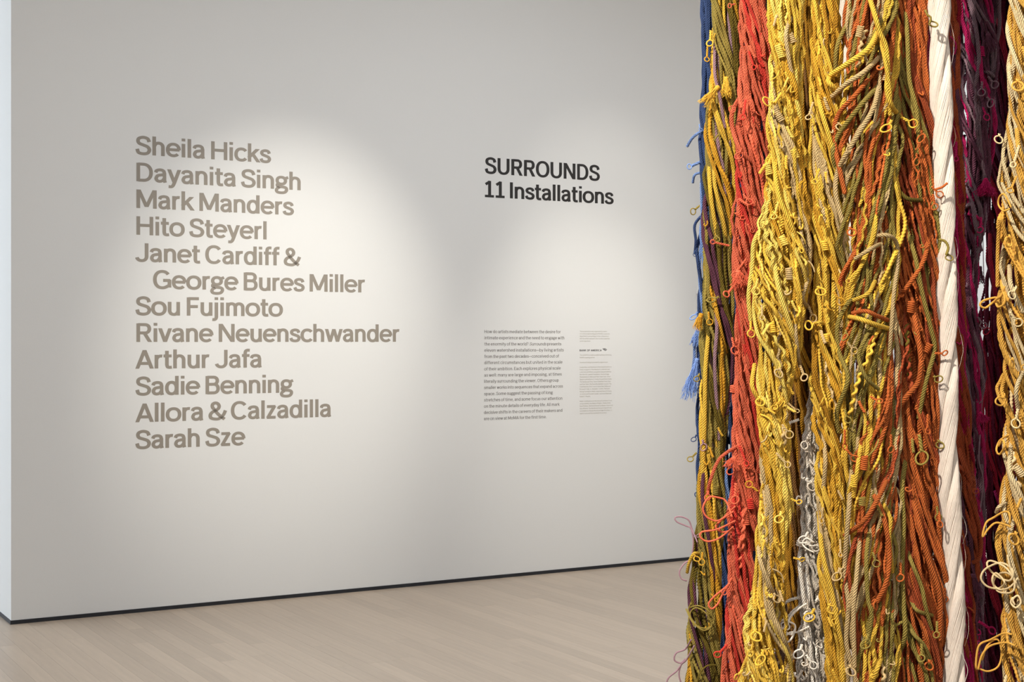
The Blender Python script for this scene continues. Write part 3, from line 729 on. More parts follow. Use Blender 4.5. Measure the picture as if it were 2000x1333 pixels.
# ---- loose cords laid over the bundles, drawn from the photograph
def spline(P, step):
    P = np.asarray(P, float)
    if len(P) == 2: P = np.array([P[0], (P[0] + P[1]) / 2, P[1]])
    Q = np.vstack([2 * P[0] - P[1], P, 2 * P[-1] - P[-2]]); out = []
    for j in range(1, len(Q) - 2):
        p0, p1, p2, p3 = Q[j - 1:j + 3]; n = max(2, int(np.linalg.norm(p2 - p1) / step))
        t = (np.arange(n) / n)[:, None]
        out.append(.5 * (2 * p1 + (p2 - p0) * t + (2 * p0 - 5 * p1 + 4 * p2 - p3) * t * t + (3 * p1 - p0 - 3 * p2 + p3) * t ** 3))
    return np.vstack(out + [P[-1:]])
def front_y(key, px, py):
    root, Y, ctr = BUN[key]
    if ctr is None: return Y - .035
    z = np.array([EYE + (666.5 - py) / F * Y]); cx, hw = ctr(z); x = (px - 1000) / F * Y
    u = min(1, abs(x - float(cx[0])) / max(float(hw[0]), .01))
    return Y - max(float(hw[0]), .02) * .85 * math.sqrt(max(0, 1 - u * u)) - .008
def loose(key, color, P, r=.0050, dy=0., twist=True, coil=0., tuck=True, name='loose_cord'):
    root = BUN[key][0]
    W = []
    n = len(P)
    for i, (x, y) in enumerate(P):
        d = front_y(key, x, y) - dy
        if tuck and i == 0:
            d += .034
            if BUN[key][2] is not None:
                Yb = BUN[key][1]; cb, _ = BUN[key][2](np.array([EYE + (666.5 - y) / F * Yb])); x += .22 * (float(cb[0]) / Yb * F + 1000 - x)
        if tuck and i == n - 1: d += .020
        W.append(pix(x, y, d))
    C = spline(W, .0026 if twist else .004)
    s = np.arange(len(C)) * .0026
    if coil:
        T, Nn = transport(C); B = np.cross(T, Nn); a = 2 * PI * s / .014
        C = C + coil * (np.cos(a)[:, None] * Nn + np.sin(a)[:, None] * B)
    C = C - np.array(root.location)
    V, Q = tube(C, r * .94 if twist else r, 9 if twist else 7)
    V, Q = fixq(V, Q)
    uv = None
    if twist: uv = np.concatenate([rope_uv(C, 9), np.zeros((9 * 2 * 3, 2))])
    link(name, mesh(name, V, Q, (YR if twist else YM)[color], True, uv), root)
def ring_mesh(R, r, L, seed):
    q = np.random.RandomState(seed); t1 = np.linspace(0, 1, 16); pitch = .013; am = r * .95
    z1 = L * t1; a = 2 * PI * z1 / pitch
    up = np.stack([am * np.cos(a), am * np.sin(a), -z1], -1)
    th = np.linspace(PI / 2 + .35, PI / 2 + 2 * PI - .35, 22)
    ov = q.uniform(.85, 1.2)
    ring = np.stack([R * np.cos(th) * ov, R * .25 * np.sin(th * 1.0 + q.rand() * 6), -L - R + R * np.sin(th)], -1)
    dn = np.stack([-am * np.cos(a), -am * np.sin(a), -z1], -1)[::-1]
    P = np.vstack([up[:-1], ring, dn[1:]])
    bend = q.uniform(-.25, .25); P[:, 0] += bend * P[:, 2] ** 2 / (L + 2 * R)
    C = spline(P[::1], .0035)
    V, Q = tube(C, r, 6)
    return fixq(V, Q)
RINGS = [mesh('curl', *ring_mesh(.0092 * q[0], .0018 * q[1], q[2], k), YM['yellow'], True) for k, q in enumerate(((1, 1, .022), (1.15, 1.1, .012), (.8, 1, .035), (.9, 1.15, .028), (.65, .95, .018), (1.25, 1.05, .03), (1, 1.2, .006), (.75, 1.1, .045)))]
def open_mesh(kind, q):
    if kind == 0:      # open hook
        t = np.linspace(0, 1, 20); a = PI * 1.35 * t
        P = np.stack([.008 * np.cos(a), .0015 * np.sin(4 * t), -.008 * np.sin(a) - .012 * t], -1)
    elif kind == 1:    # hump lifting off a cord
        t = np.linspace(0, 1, 16); P = np.stack([.004 * (t - .5), -.008 * np.sin(PI * t), -.022 * t], -1)
    elif kind == 2:    # slack thin stretch
        t = np.linspace(0, 1, 24); P = np.stack([.007 * np.sin(PI * t), -.006 * np.sin(PI * t), -.05 * t], -1)
    else:              # short side hump
        t = np.linspace(0, 1, 18); P = np.stack([.014 * (t - .5), -.006 * np.sin(PI * t), -.010 * np.sin(PI * t) - .004 * t], -1)
    return fixq(*tube(P, .0020 * q, 6))
def stub_mesh():
    t = np.linspace(0, 1, 26); a = 2 * PI * t * 3; L = .034; parts = []
    for s_ in (0, PI):
        P = np.stack([.0021 * np.cos(a + s_) + .004 * t * t, .0021 * np.sin(a + s_), -L * t], -1); parts.append(tube(P, .0023, 6))
    return fixq(*cat(parts))
for kd, qq in ((0, 1), (0, 1.2), (1, 1.1), (1, .9), (2, 1), (3, 1), (3, 1.15)): RINGS.append(mesh('curl', *open_mesh(kd, qq), YM['yellow'], True))
RINGS += [mesh('curl', *stub_mesh(), YM['yellow'], True)] * 2
def curl(key, color, px, py, rot=None, sc=1., v=None, dy=.006, tilt=None):
    root = BUN[key][0]; d = front_y(key, px, py) - dy
    v = rs.choice([2, 4, 7] + list(range(8, 17)) * 2) if v is None else v
    o = link('curl', RINGS[v], root)
    o.material_slots[0].link = 'OBJECT'; o.material_slots[0].material = YM[color]
    rot = rs.uniform(-50, 50) if rot is None else rot; tilt = rs.uniform(-35, 10) if tilt is None else tilt
    R_ = Matrix.Rotation(math.radians(rot), 3, 'Y') @ Matrix.Rotation(math.radians(tilt), 3, 'X') @ Matrix.Rotation(rs.uniform(-.7, .7), 3, 'Z')
    o.rotation_euler = R_.to_euler(); o.scale = (sc * .86,) * 3
    o.location = Vector(pix(px, py, d)) - root.location
def wrap(key, color, px, py, rot=0, turns=5, R=.0064, r=.0017, pit=.0042):
    root = BUN[key][0]; d = front_y(key, px, py) + .002
    t = np.linspace(0, turns, turns * 12); a = 2 * PI * t
    P = np.stack([R * np.cos(a), R * np.sin(a), (t - turns / 2) * -pit], -1)
    V, Q = fixq(*tube(P, r, 6)); o = link('wrapping', mesh('wrapping', V, Q, YM[color], True), root)
    o.rotation_euler = (0, math.radians(rot), 0); o.location = Vector(pix(px, py, d)) - root.location
def tassel(key, color, px, py, rot=0, L=.05, spread=.014, n=70, dy=.01, curly=.002):
    root = BUN[key][0]; d = front_y(key, px, py) - dy; parts = []
    for k in range(n):
        t = np.linspace(0, 1, 12); a = rs.rand() * 2 * PI; q = spread * math.sqrt(rs.rand()); l = L * rs.uniform(.7, 1.05)
        x = np.cos(a) * (.003 + q * t ** 1.2) + wob(t, curly, .8) * t; y = np.sin(a) * (.003 + q * t ** 1.2) + wob(t, curly, .7) * t
        parts.append(sweep(np.stack([x, y, -l * t], -1), .00055, 0, 0, 0, 4))
    t = np.linspace(0, 3, 30)
    parts.append(tube(np.stack([.0045 * np.cos(2 * PI * t), .0045 * np.sin(2 * PI * t), -.002 - t * .0028], -1), .0016, 6)); 
    V, Q = fixq(*cat(parts)); o = link('tassel', mesh('tassel', V, Q, YM[color], True), root)
    o.rotation_euler = (0, math.radians(rot), 0); o.location = Vector(pix(px, py, d)) - root.location

#LOOSE
T_ = True
L_ = [
 ('mixed', 'yellow', [(1720, 60), (1696, 95), (1664, 119), (1622, 147)], .0066, .014), ('mixed', 'yellow', [(1695, -10), (1709, 31), (1718, 63), (1730, 91), (1734, 140), (1732, 175), (1741, 206), (1758, 228)], .0058, .012),
 ('mixed', 'yellow', [(1722, 70), (1729, 120), (1738, 180), (1738, 225)], .0048, .016),
 ('mixed', 'beige', [(1722, 112), (1688, 140), (1653, 164), (1625, 189)], .0058, .010), ('mixed', 'olive', [(1720, 168), (1681, 206), (1636, 266), (1627, 297), (1632, 332)], .0058, .006),
 ('mixed', 'beige', [(1725, 154), (1706, 210), (1678, 259), (1653, 301), (1636, 336), (1632, 378), (1646, 437)], .0058, .004), ('mixed', 'orange', [(1716, 136), (1671, 185), (1636, 227), (1629, 273), (1641, 336), (1650, 378)], .0056, .003),
 ('mixed', 'olive', [(1653, 28), (1636, 87), (1631, 140)], .0050, .004), ('orange', 'olive', [(1762, -10), (1772, 70), (1776, 154), (1790, 217), (1795, 300)], .0052, .004),
 ('orange', 'olive', [(1758, 430), (1787, 500), (1801, 571), (1818, 642), (1825, 684), (1808, 747), (1794, 818)], .0052, .004), ('orange', 'darkolive', [(1734, 350), (1751, 367), (1772, 388), (1800, 392)], .0050, .006),
 ('mixed', 'beige', [(1705, 462), (1734, 460), (1751, 476), (1753, 518), (1746, 571), (1741, 641), (1737, 694)], .0048, .006), ('mixed', 'yellow', [(1647, 619), (1681, 624), (1709, 634), (1737, 643)], .0056, .012),
 ('mixed', 'orange', [(1656, 612), (1691, 608), (1712, 617), (1734, 626)], .0050, .009), ('mixed', 'yellow', [(1712, 550), (1695, 574), (1667, 587)], .0050, .008), ('mixed', 'beige', [(1727, 476), (1698, 488), (1670, 506)], .0048, .008),
 ('mixed', 'olive', [(1707, 638), (1688, 666), (1677, 698), (1691, 737), (1716, 761)], .0046, .008), ('mixed', 'olive', [(1663, 571), (1638, 627), (1638, 684), (1656, 740), (1635, 804), (1638, 846)], .0054, .003),
 ('orange', 'orange', [(1825, 444), (1804, 508), (1769, 564), (1748, 582)], .0052, .006), ('orange', 'orange', [(1822, 673), (1800, 705), (1793, 747), (1765, 783), (1737, 835)], .0060, .006),
 ('mixed', 'orange', [(1744, 933), (1716, 972), (1688, 1017), (1650, 1047)], .0054, .012), ('mixed', 'orange', [(1709, 968), (1727, 1014), (1737, 1084), (1730, 1140), (1713, 1176)], .0058, .005),
 ('orange', 'olive', [(1765, 884), (1762, 954), (1765, 1024), (1762, 1112), (1765, 1182), (1767, 1245), (1751, 1287)], .0056, .010), ('orange', 'olive', [(1762, 1070), (1783, 1105), (1800, 1147), (1807, 1182), (1821, 1238)], .0048, .008),
 ('orange', 'olive', [(1769, 1164), (1790, 1192), (1821, 1203)], .0046, .007), ('orange', 'olive', [(1762, 1215), (1785, 1240), (1805, 1262), (1822, 1300)], .0046, .006), ('mixed', 'olive', [(1695, 1042), (1692, 1094), (1695, 1168), (1702, 1203), (1695, 1258)], .0050, .008),
 ('mixed', 'beige', [(1653, 919), (1657, 1007), (1650, 1112), (1657, 1182), (1653, 1252), (1664, 1304)], .0056, .004), ('mixed', 'beige', [(1674, 1042), (1671, 1147), (1667, 1199), (1669, 1304)], .0054, .006),
 ('mixed', 'yellow', [(1730, 982), (1739, 1014), (1737, 1049), (1743, 1119)], .0048, .008), ('mixed', 'yellow', [(1678, 860), (1674, 919), (1667, 972)], .0050, .004), ('mixed', 'yellow', [(1727, 1283), (1713, 1308), (1699, 1345)], .0056, .006),
 ('orange', 'orange', [(1769, 944), (1797, 1031), (1814, 1094), (1835, 1164), (1835, 1252)], .0062, .004), ('orange', 'orange', [(1765, 560), (1790, 640), (1800, 730), (1790, 800)], .0060, .003),
 ('coral', 'coral', [(1438, 190), (1430, 220), (1431, 252), (1447, 294), (1478, 324)], .0056, .004), ('coral', 'coral', [(1440, 870), (1419, 885), (1402, 902), (1388, 937), (1382, 965)], .0042, .012),
 ('yellow', 'lemon', [(1490, 430), (1473, 472), (1469, 522), (1462, 578), (1466, 627)], .0052, .006), ('yellow', 'yellow', [(1462, 712), (1469, 754), (1483, 783)], .0052, .006), ('yellow', 'lemon', [(1505, 480), (1520, 560), (1545, 640), (1560, 690)], .0056, .006),
 ('yellow', 'beige', [(1584, 480), (1579, 536), (1568, 582), (1580, 602)], .0046, .010), ('yellow', 'beige', [(1561, 606), (1554, 649), (1559, 694), (1562, 716)], .0044, .010), ('yellow', 'yellow', [(1505, 300), (1520, 380), (1545, 440), (1560, 500)], .0058, .006),
 ('yellow', 'beige', [(1560, 20), (1536, 60), (1540, 110), (1552, 170)], .0048, .004), ('yellow', 'beige', [(1473, 1050), (1485, 1095), (1500, 1135), (1512, 1164)], .0052, .006), ('yellow', 'lemon', [(1530, 860), (1540, 930), (1548, 1000)], .0050, .004),
 ('yellow_two', 'yellow', [(1610, 634), (1600, 630), (1587, 634)], .0040, .012), ('yellow_two', 'yellow', [(1590, 180), (1605, 220), (1620, 270), (1640, 340)], .0058, .006), ('yellow_two', 'beige', [(1602, 840), (1612, 900), (1608, 960)], .0050, .004),
 ('yellow_two', 'yellow', [(1592, 1000), (1606, 1080), (1625, 1160), (1640, 1240), (1660, 1320)], .0056, .006), ('yellow_two', 'yellow', [(1625, 147), (1618, 160), (1630, 172), (1640, 180)], .0062, .010),
 ('white', 'white', [(1561, 1060), (1561, 1094), (1566, 1140), (1570, 1172), (1577, 1215)], .0048, .014), ('white', 'white', [(1568, 1166), (1545, 1172), (1526, 1184)], .0036, .020), ('white', 'white', [(1566, 1178), (1548, 1196), (1534, 1215)], .0036, .020),
 ('olive', 'yellow', [(1368, 1084), (1356, 1082), (1346, 1100), (1342, 1119)], .0042, .012), ('olive', 'yellow', [(1392, 300), (1396, 360), (1412, 430), (1420, 480)], .0052, .004), ('olive', 'yellow', [(1384, 620), (1378, 720), (1376, 830), (1372, 940)], .0056, .006),
 ('olive', 'gold', [(1388, 560), (1402, 620), (1418, 690)], .0052, .004), ('olive', 'lavender', [(1394, 560), (1400, 640), (1396, 720), (1405, 860)], .0046, .006), ('olive', 'lavender', [(1392, 60), (1396, 140), (1406, 190), (1416, 250)], .0042, .006),
 ('olive', 'yellow', [(1378, 298), (1388, 380), (1402, 470)], .0054, .007), ('olive', 'plum', [(1375, 880), (1372, 970), (1385, 1060), (1398, 1150)], .0048, .005),
 ('blue', 'litblue', [(1372, 255), (1366, 259), (1352, 270), (1342, 286)], .0040, .012), ('blue', 'litblue', [(1372, 312), (1360, 320), (1352, 324)], .0042, .012), ('blue', 'litblue', [(1372, 336), (1358, 341), (1353, 357)], .0036, .012),
 ('blue', 'blue', [(1362, 420), (1357, 440), (1359, 470), (1357, 496)], .0040, .010), ('blue', 'litblue', [(1368, 640), (1358, 660), (1356, 700), (1350, 742)], .0042, .015),
 ('plum', 'mauve', [(1876, 410), (1898, 400), (1905, 440), (1916, 490)], .0052, .006), ('plum', 'magenta', [(1890, 418), (1908, 424), (1918, 440)], .0042, .010), ('plum', 'magenta', [(1912, 80), (1916, 130), (1920, 190)], .0052, .006),
 ('plum', 'mauve', [(1885, -10), (1905, 50), (1912, 120), (1905, 170)], .0052, .005), ('plum', 'mauve', [(1920, 140), (1934, 143), (1946, 155)], .0046, .010), ('rust', 'rust', [(1868, 860), (1880, 900), (1892, 930), (1896, 950)], .0058, .006),
 ('rust', 'rust', [(1880, 940), (1902, 990), (1915, 1050), (1912, 1090), (1898, 1100)], .0058, .008), ('rust', 'rust', [(1862, 905), (1882, 918), (1900, 940)], .0054, .008),
 ('maroon', 'crimson', [(1928, 440), (1934, 500), (1942, 560), (1946, 600)], .0062, .008), ('maroon', 'crimson', [(1925, 1110), (1936, 1160), (1950, 1200)], .0062, .008), ('maroon', 'magenta', [(1944, 960), (1956, 1000), (1966, 1040)], .0062, .006),
 ('goldcream', 'cream', [(1966, 10), (1968, 60), (1985, 120), (2003, 160)], .0050, .005), ('goldcream', 'cream', [(1962, 100), (1972, 150), (1990, 200)], .0050, .005), ('goldcream', 'goldtan', [(1960, 500), (1955, 430), (1949, 480), (1948, 560)], .0042, .012),
 ('goldcream', 'cream', [(1958, 520), (1975, 560), (1998, 610)], .0054, .005), ('goldcream', 'cream', [(1962, 860), (1972, 920), (1990, 960), (2008, 1000)], .0052, .005), ('goldcream', 'cream', [(1958, 980), (1952, 990), (1946, 1002)], .0044, .012),
 ('goldcream', 'cream', [(1995, 720), (1985, 760), (1988, 800)], .0046, .008), ('goldcream', 'cream', [(1975, 1000), (1970, 1060), (1982, 1120), (2000, 1180)], .0046, .008), ('goldcream', 'goldtan', [(1975, 240), (1990, 290), (2008, 330)], .0054, .006),
]
for q in L_: loose(q[0], q[1], q[2], q[3], q[4])
for q in (('mixed', 'yellow', [(1716, 641), (1702, 684), (1684, 723), (1670, 765), (1660, 811)]), ('mixed', 'beige', [(1688, 60), (1680, 95), (1676, 130)]), ('orange', 'rust', [(1766, 600), (1772, 690), (1782, 770)]),
          ('coral', 'coral', [(1448, 960), (1452, 1030), (1446, 1110)]), ('orange', 'darkolive', [(1765, 620), (1772, 670), (1776, 740)]), ('yellow', 'beige', [(1536, 820), (1530, 850), (1536, 880)]), ('goldcream', 'cream', [(1972, 880), (1975, 930), (1992, 950)]),
          ('mixed', 'beige', [(1728, 1290), (1726, 1320), (1724, 1345)])):
    loose(*q, r=.0034, dy=.004, coil=.0030, twist=False)
# long thin loops hanging free
for k, c, P, r, dy in (
 ('coral', 'coral', [(1430, 1010), (1418, 980), (1404, 973), (1385, 972), (1373, 992), (1380, 1010), (1400, 1018), (1420, 1008), (1432, 1000)], .0022, .030),
 ('coral', 'coral', [(1436, 1018), (1412, 1030), (1395, 1036), (1370, 1040), (1368, 1050), (1380, 1058), (1398, 1055), (1416, 1044), (1432, 1030)], .0022, .030),
 ('coral', 'coral', [(1436, 990), (1410, 1015), (1398, 1030), (1412, 1040), (1434, 1034)], .0022, .022),
 ('coral', 'coral', [(1425, 1140), (1412, 1152), (1396, 1165), (1384, 1180), (1390, 1190), (1402, 1180), (1412, 1160), (1425, 1140)], .0022, .018),
 ('olive', 'lavender', [(1362, 1060), (1352, 1035), (1345, 1017), (1330, 1010), (1318, 1012), (1322, 1020), (1340, 1028), (1350, 1034), (1354, 1063), (1349, 1091), (1336, 1102), (1327, 1118), (1331, 1131), (1341, 1135)], .0018, .012),
 ('olive', 'lavender', [(1350, 1250), (1338, 1269), (1321, 1276), (1317, 1290), (1330, 1296), (1338, 1288), (1330, 1300), (1321, 1312), (1305, 1326), (1300, 1345)], .0020, .012),
 ('olive', 'lavender', [(1356, 1262), (1340, 1290), (1330, 1300), (1326, 1320), (1334, 1345)], .0020, .012),
 ('olive', 'olive', [(1350, 1178), (1345, 1195), (1360, 1222), (1382, 1228), (1394, 1215), (1385, 1195), (1364, 1184), (1345, 1188)], .0018, .014),
 ('olive', 'olive', [(1340, 1190), (1352, 1215), (1374, 1232), (1390, 1222), (1380, 1200), (1360, 1188), (1348, 1200), (1356, 1225)], .0018, .018),
 ('olive', 'darkolive', [(1362, 1345), (1365, 1320), (1380, 1302), (1398, 1300)], .0020, .014),
 ('goldcream', 'goldtan', [(1972, 1024), (1972, 1005), (1962, 1000), (1940, 1012), (1926, 1022), (1919, 1049), (1930, 1034), (1945, 1022), (1966, 1026), (1974, 1030)], .0022, .020),
 ('goldcream', 'goldtan', [(1976, 1240), (1960, 1238), (1935, 1250), (1912, 1262), (1906, 1300), (1910, 1308), (1918, 1280), (1935, 1262), (1965, 1256), (1982, 1262)], .0022, .018),
 ('goldcream', 'goldtan', [(1910, 1306), (1930, 1312), (1950, 1302), (1956, 1275), (1948, 1250), (1928, 1262), (1918, 1290)], .0020, .014),
 ('goldcream', 'cream', [(1985, 1140), (1965, 1110), (1935, 1096), (1928, 1105), (1945, 1125), (1972, 1135), (1978, 1115), (1955, 1100), (1925, 1112), (1916, 1130), (1928, 1146), (1950, 1150), (1962, 1138), (1945, 1120), (1938, 1135), (1950, 1156), (1975, 1158), (1982, 1140), (1972, 1105), (1968, 1085)], .0022, .022),
 ('goldcream', 'cream', [(1990, 1150), (1972, 1122), (1950, 1122), (1940, 1140), (1952, 1152), (1972, 1148), (1988, 1130)], .0022, .016),
 ('goldcream', 'cream', [(1978, 1168), (1974, 1178), (1984, 1188), (1994, 1178), (1988, 1164), (1978, 1172), (1982, 1182)], .0022, .016),
 ('goldcream', 'goldtan', [(1962, 560), (1954, 580), (1940, 582), (1920, 588), (1914, 596), (1924, 602), (1938, 592), (1952, 580), (1960, 572), (1962, 592), (1950, 600), (1944, 590)], .0024, .018),
 ('goldcream', 'goldtan', [(1975, 405), (1962, 380), (1952, 385), (1950, 400), (1960, 412), (1972, 408)], .0020, .012),
 ('goldcream', 'goldtan', [(1970, 850), (1952, 862), (1946, 880), (1952, 888), (1962, 872), (1958, 860), (1950, 872)], .0022, .014),
 ('plum', 'mauve', [(1914, 850), (1912, 900), (1920, 940), (1914, 1000)], .0020, .006),
 ('plum', 'plum', [(1918, 350), (1922, 400), (1920, 470), (1922, 560)], .0010, .004),
 ('silk', 'white', [(1872, 1260), (1882, 1285), (1890, 1310), (1884, 1335)], .0006, .010),
 ('silk', 'olive', [(1807, 20), (1812, 30), (1818, 34), (1816, 46)], .0024, .026), ('silk', 'olive', [(1834, 468), (1846, 472), (1852, 484), (1848, 498)], .0030, .020),
 ('silk', 'orange', [(1828, 370), (1840, 366), (1850, 358)], .0026, .014),
 ('white', 'white', [(1575, 1180), (1560, 1190), (1545, 1205), (1535, 1225), (1520, 1230), (1516, 1222), (1528, 1212), (1540, 1215), (1553, 1222), (1550, 1238), (1538, 1238), (1532, 1225), (1540, 1212)], .0022, .026),
 ('white', 'white', [(1552, 1230), (1548, 1245), (1538, 1255), (1534, 1244), (1544, 1236), (1556, 1236), (1580, 1225)], .0022, .026),
 ('white', 'white', [(1590, 1080), (1575, 1072), (1567, 1062), (1575, 1052), (1590, 1060)], .0018, .012),
):
    loose(k, c, P, r, dy, twist=False, tuck=False, name='hanging_loop')

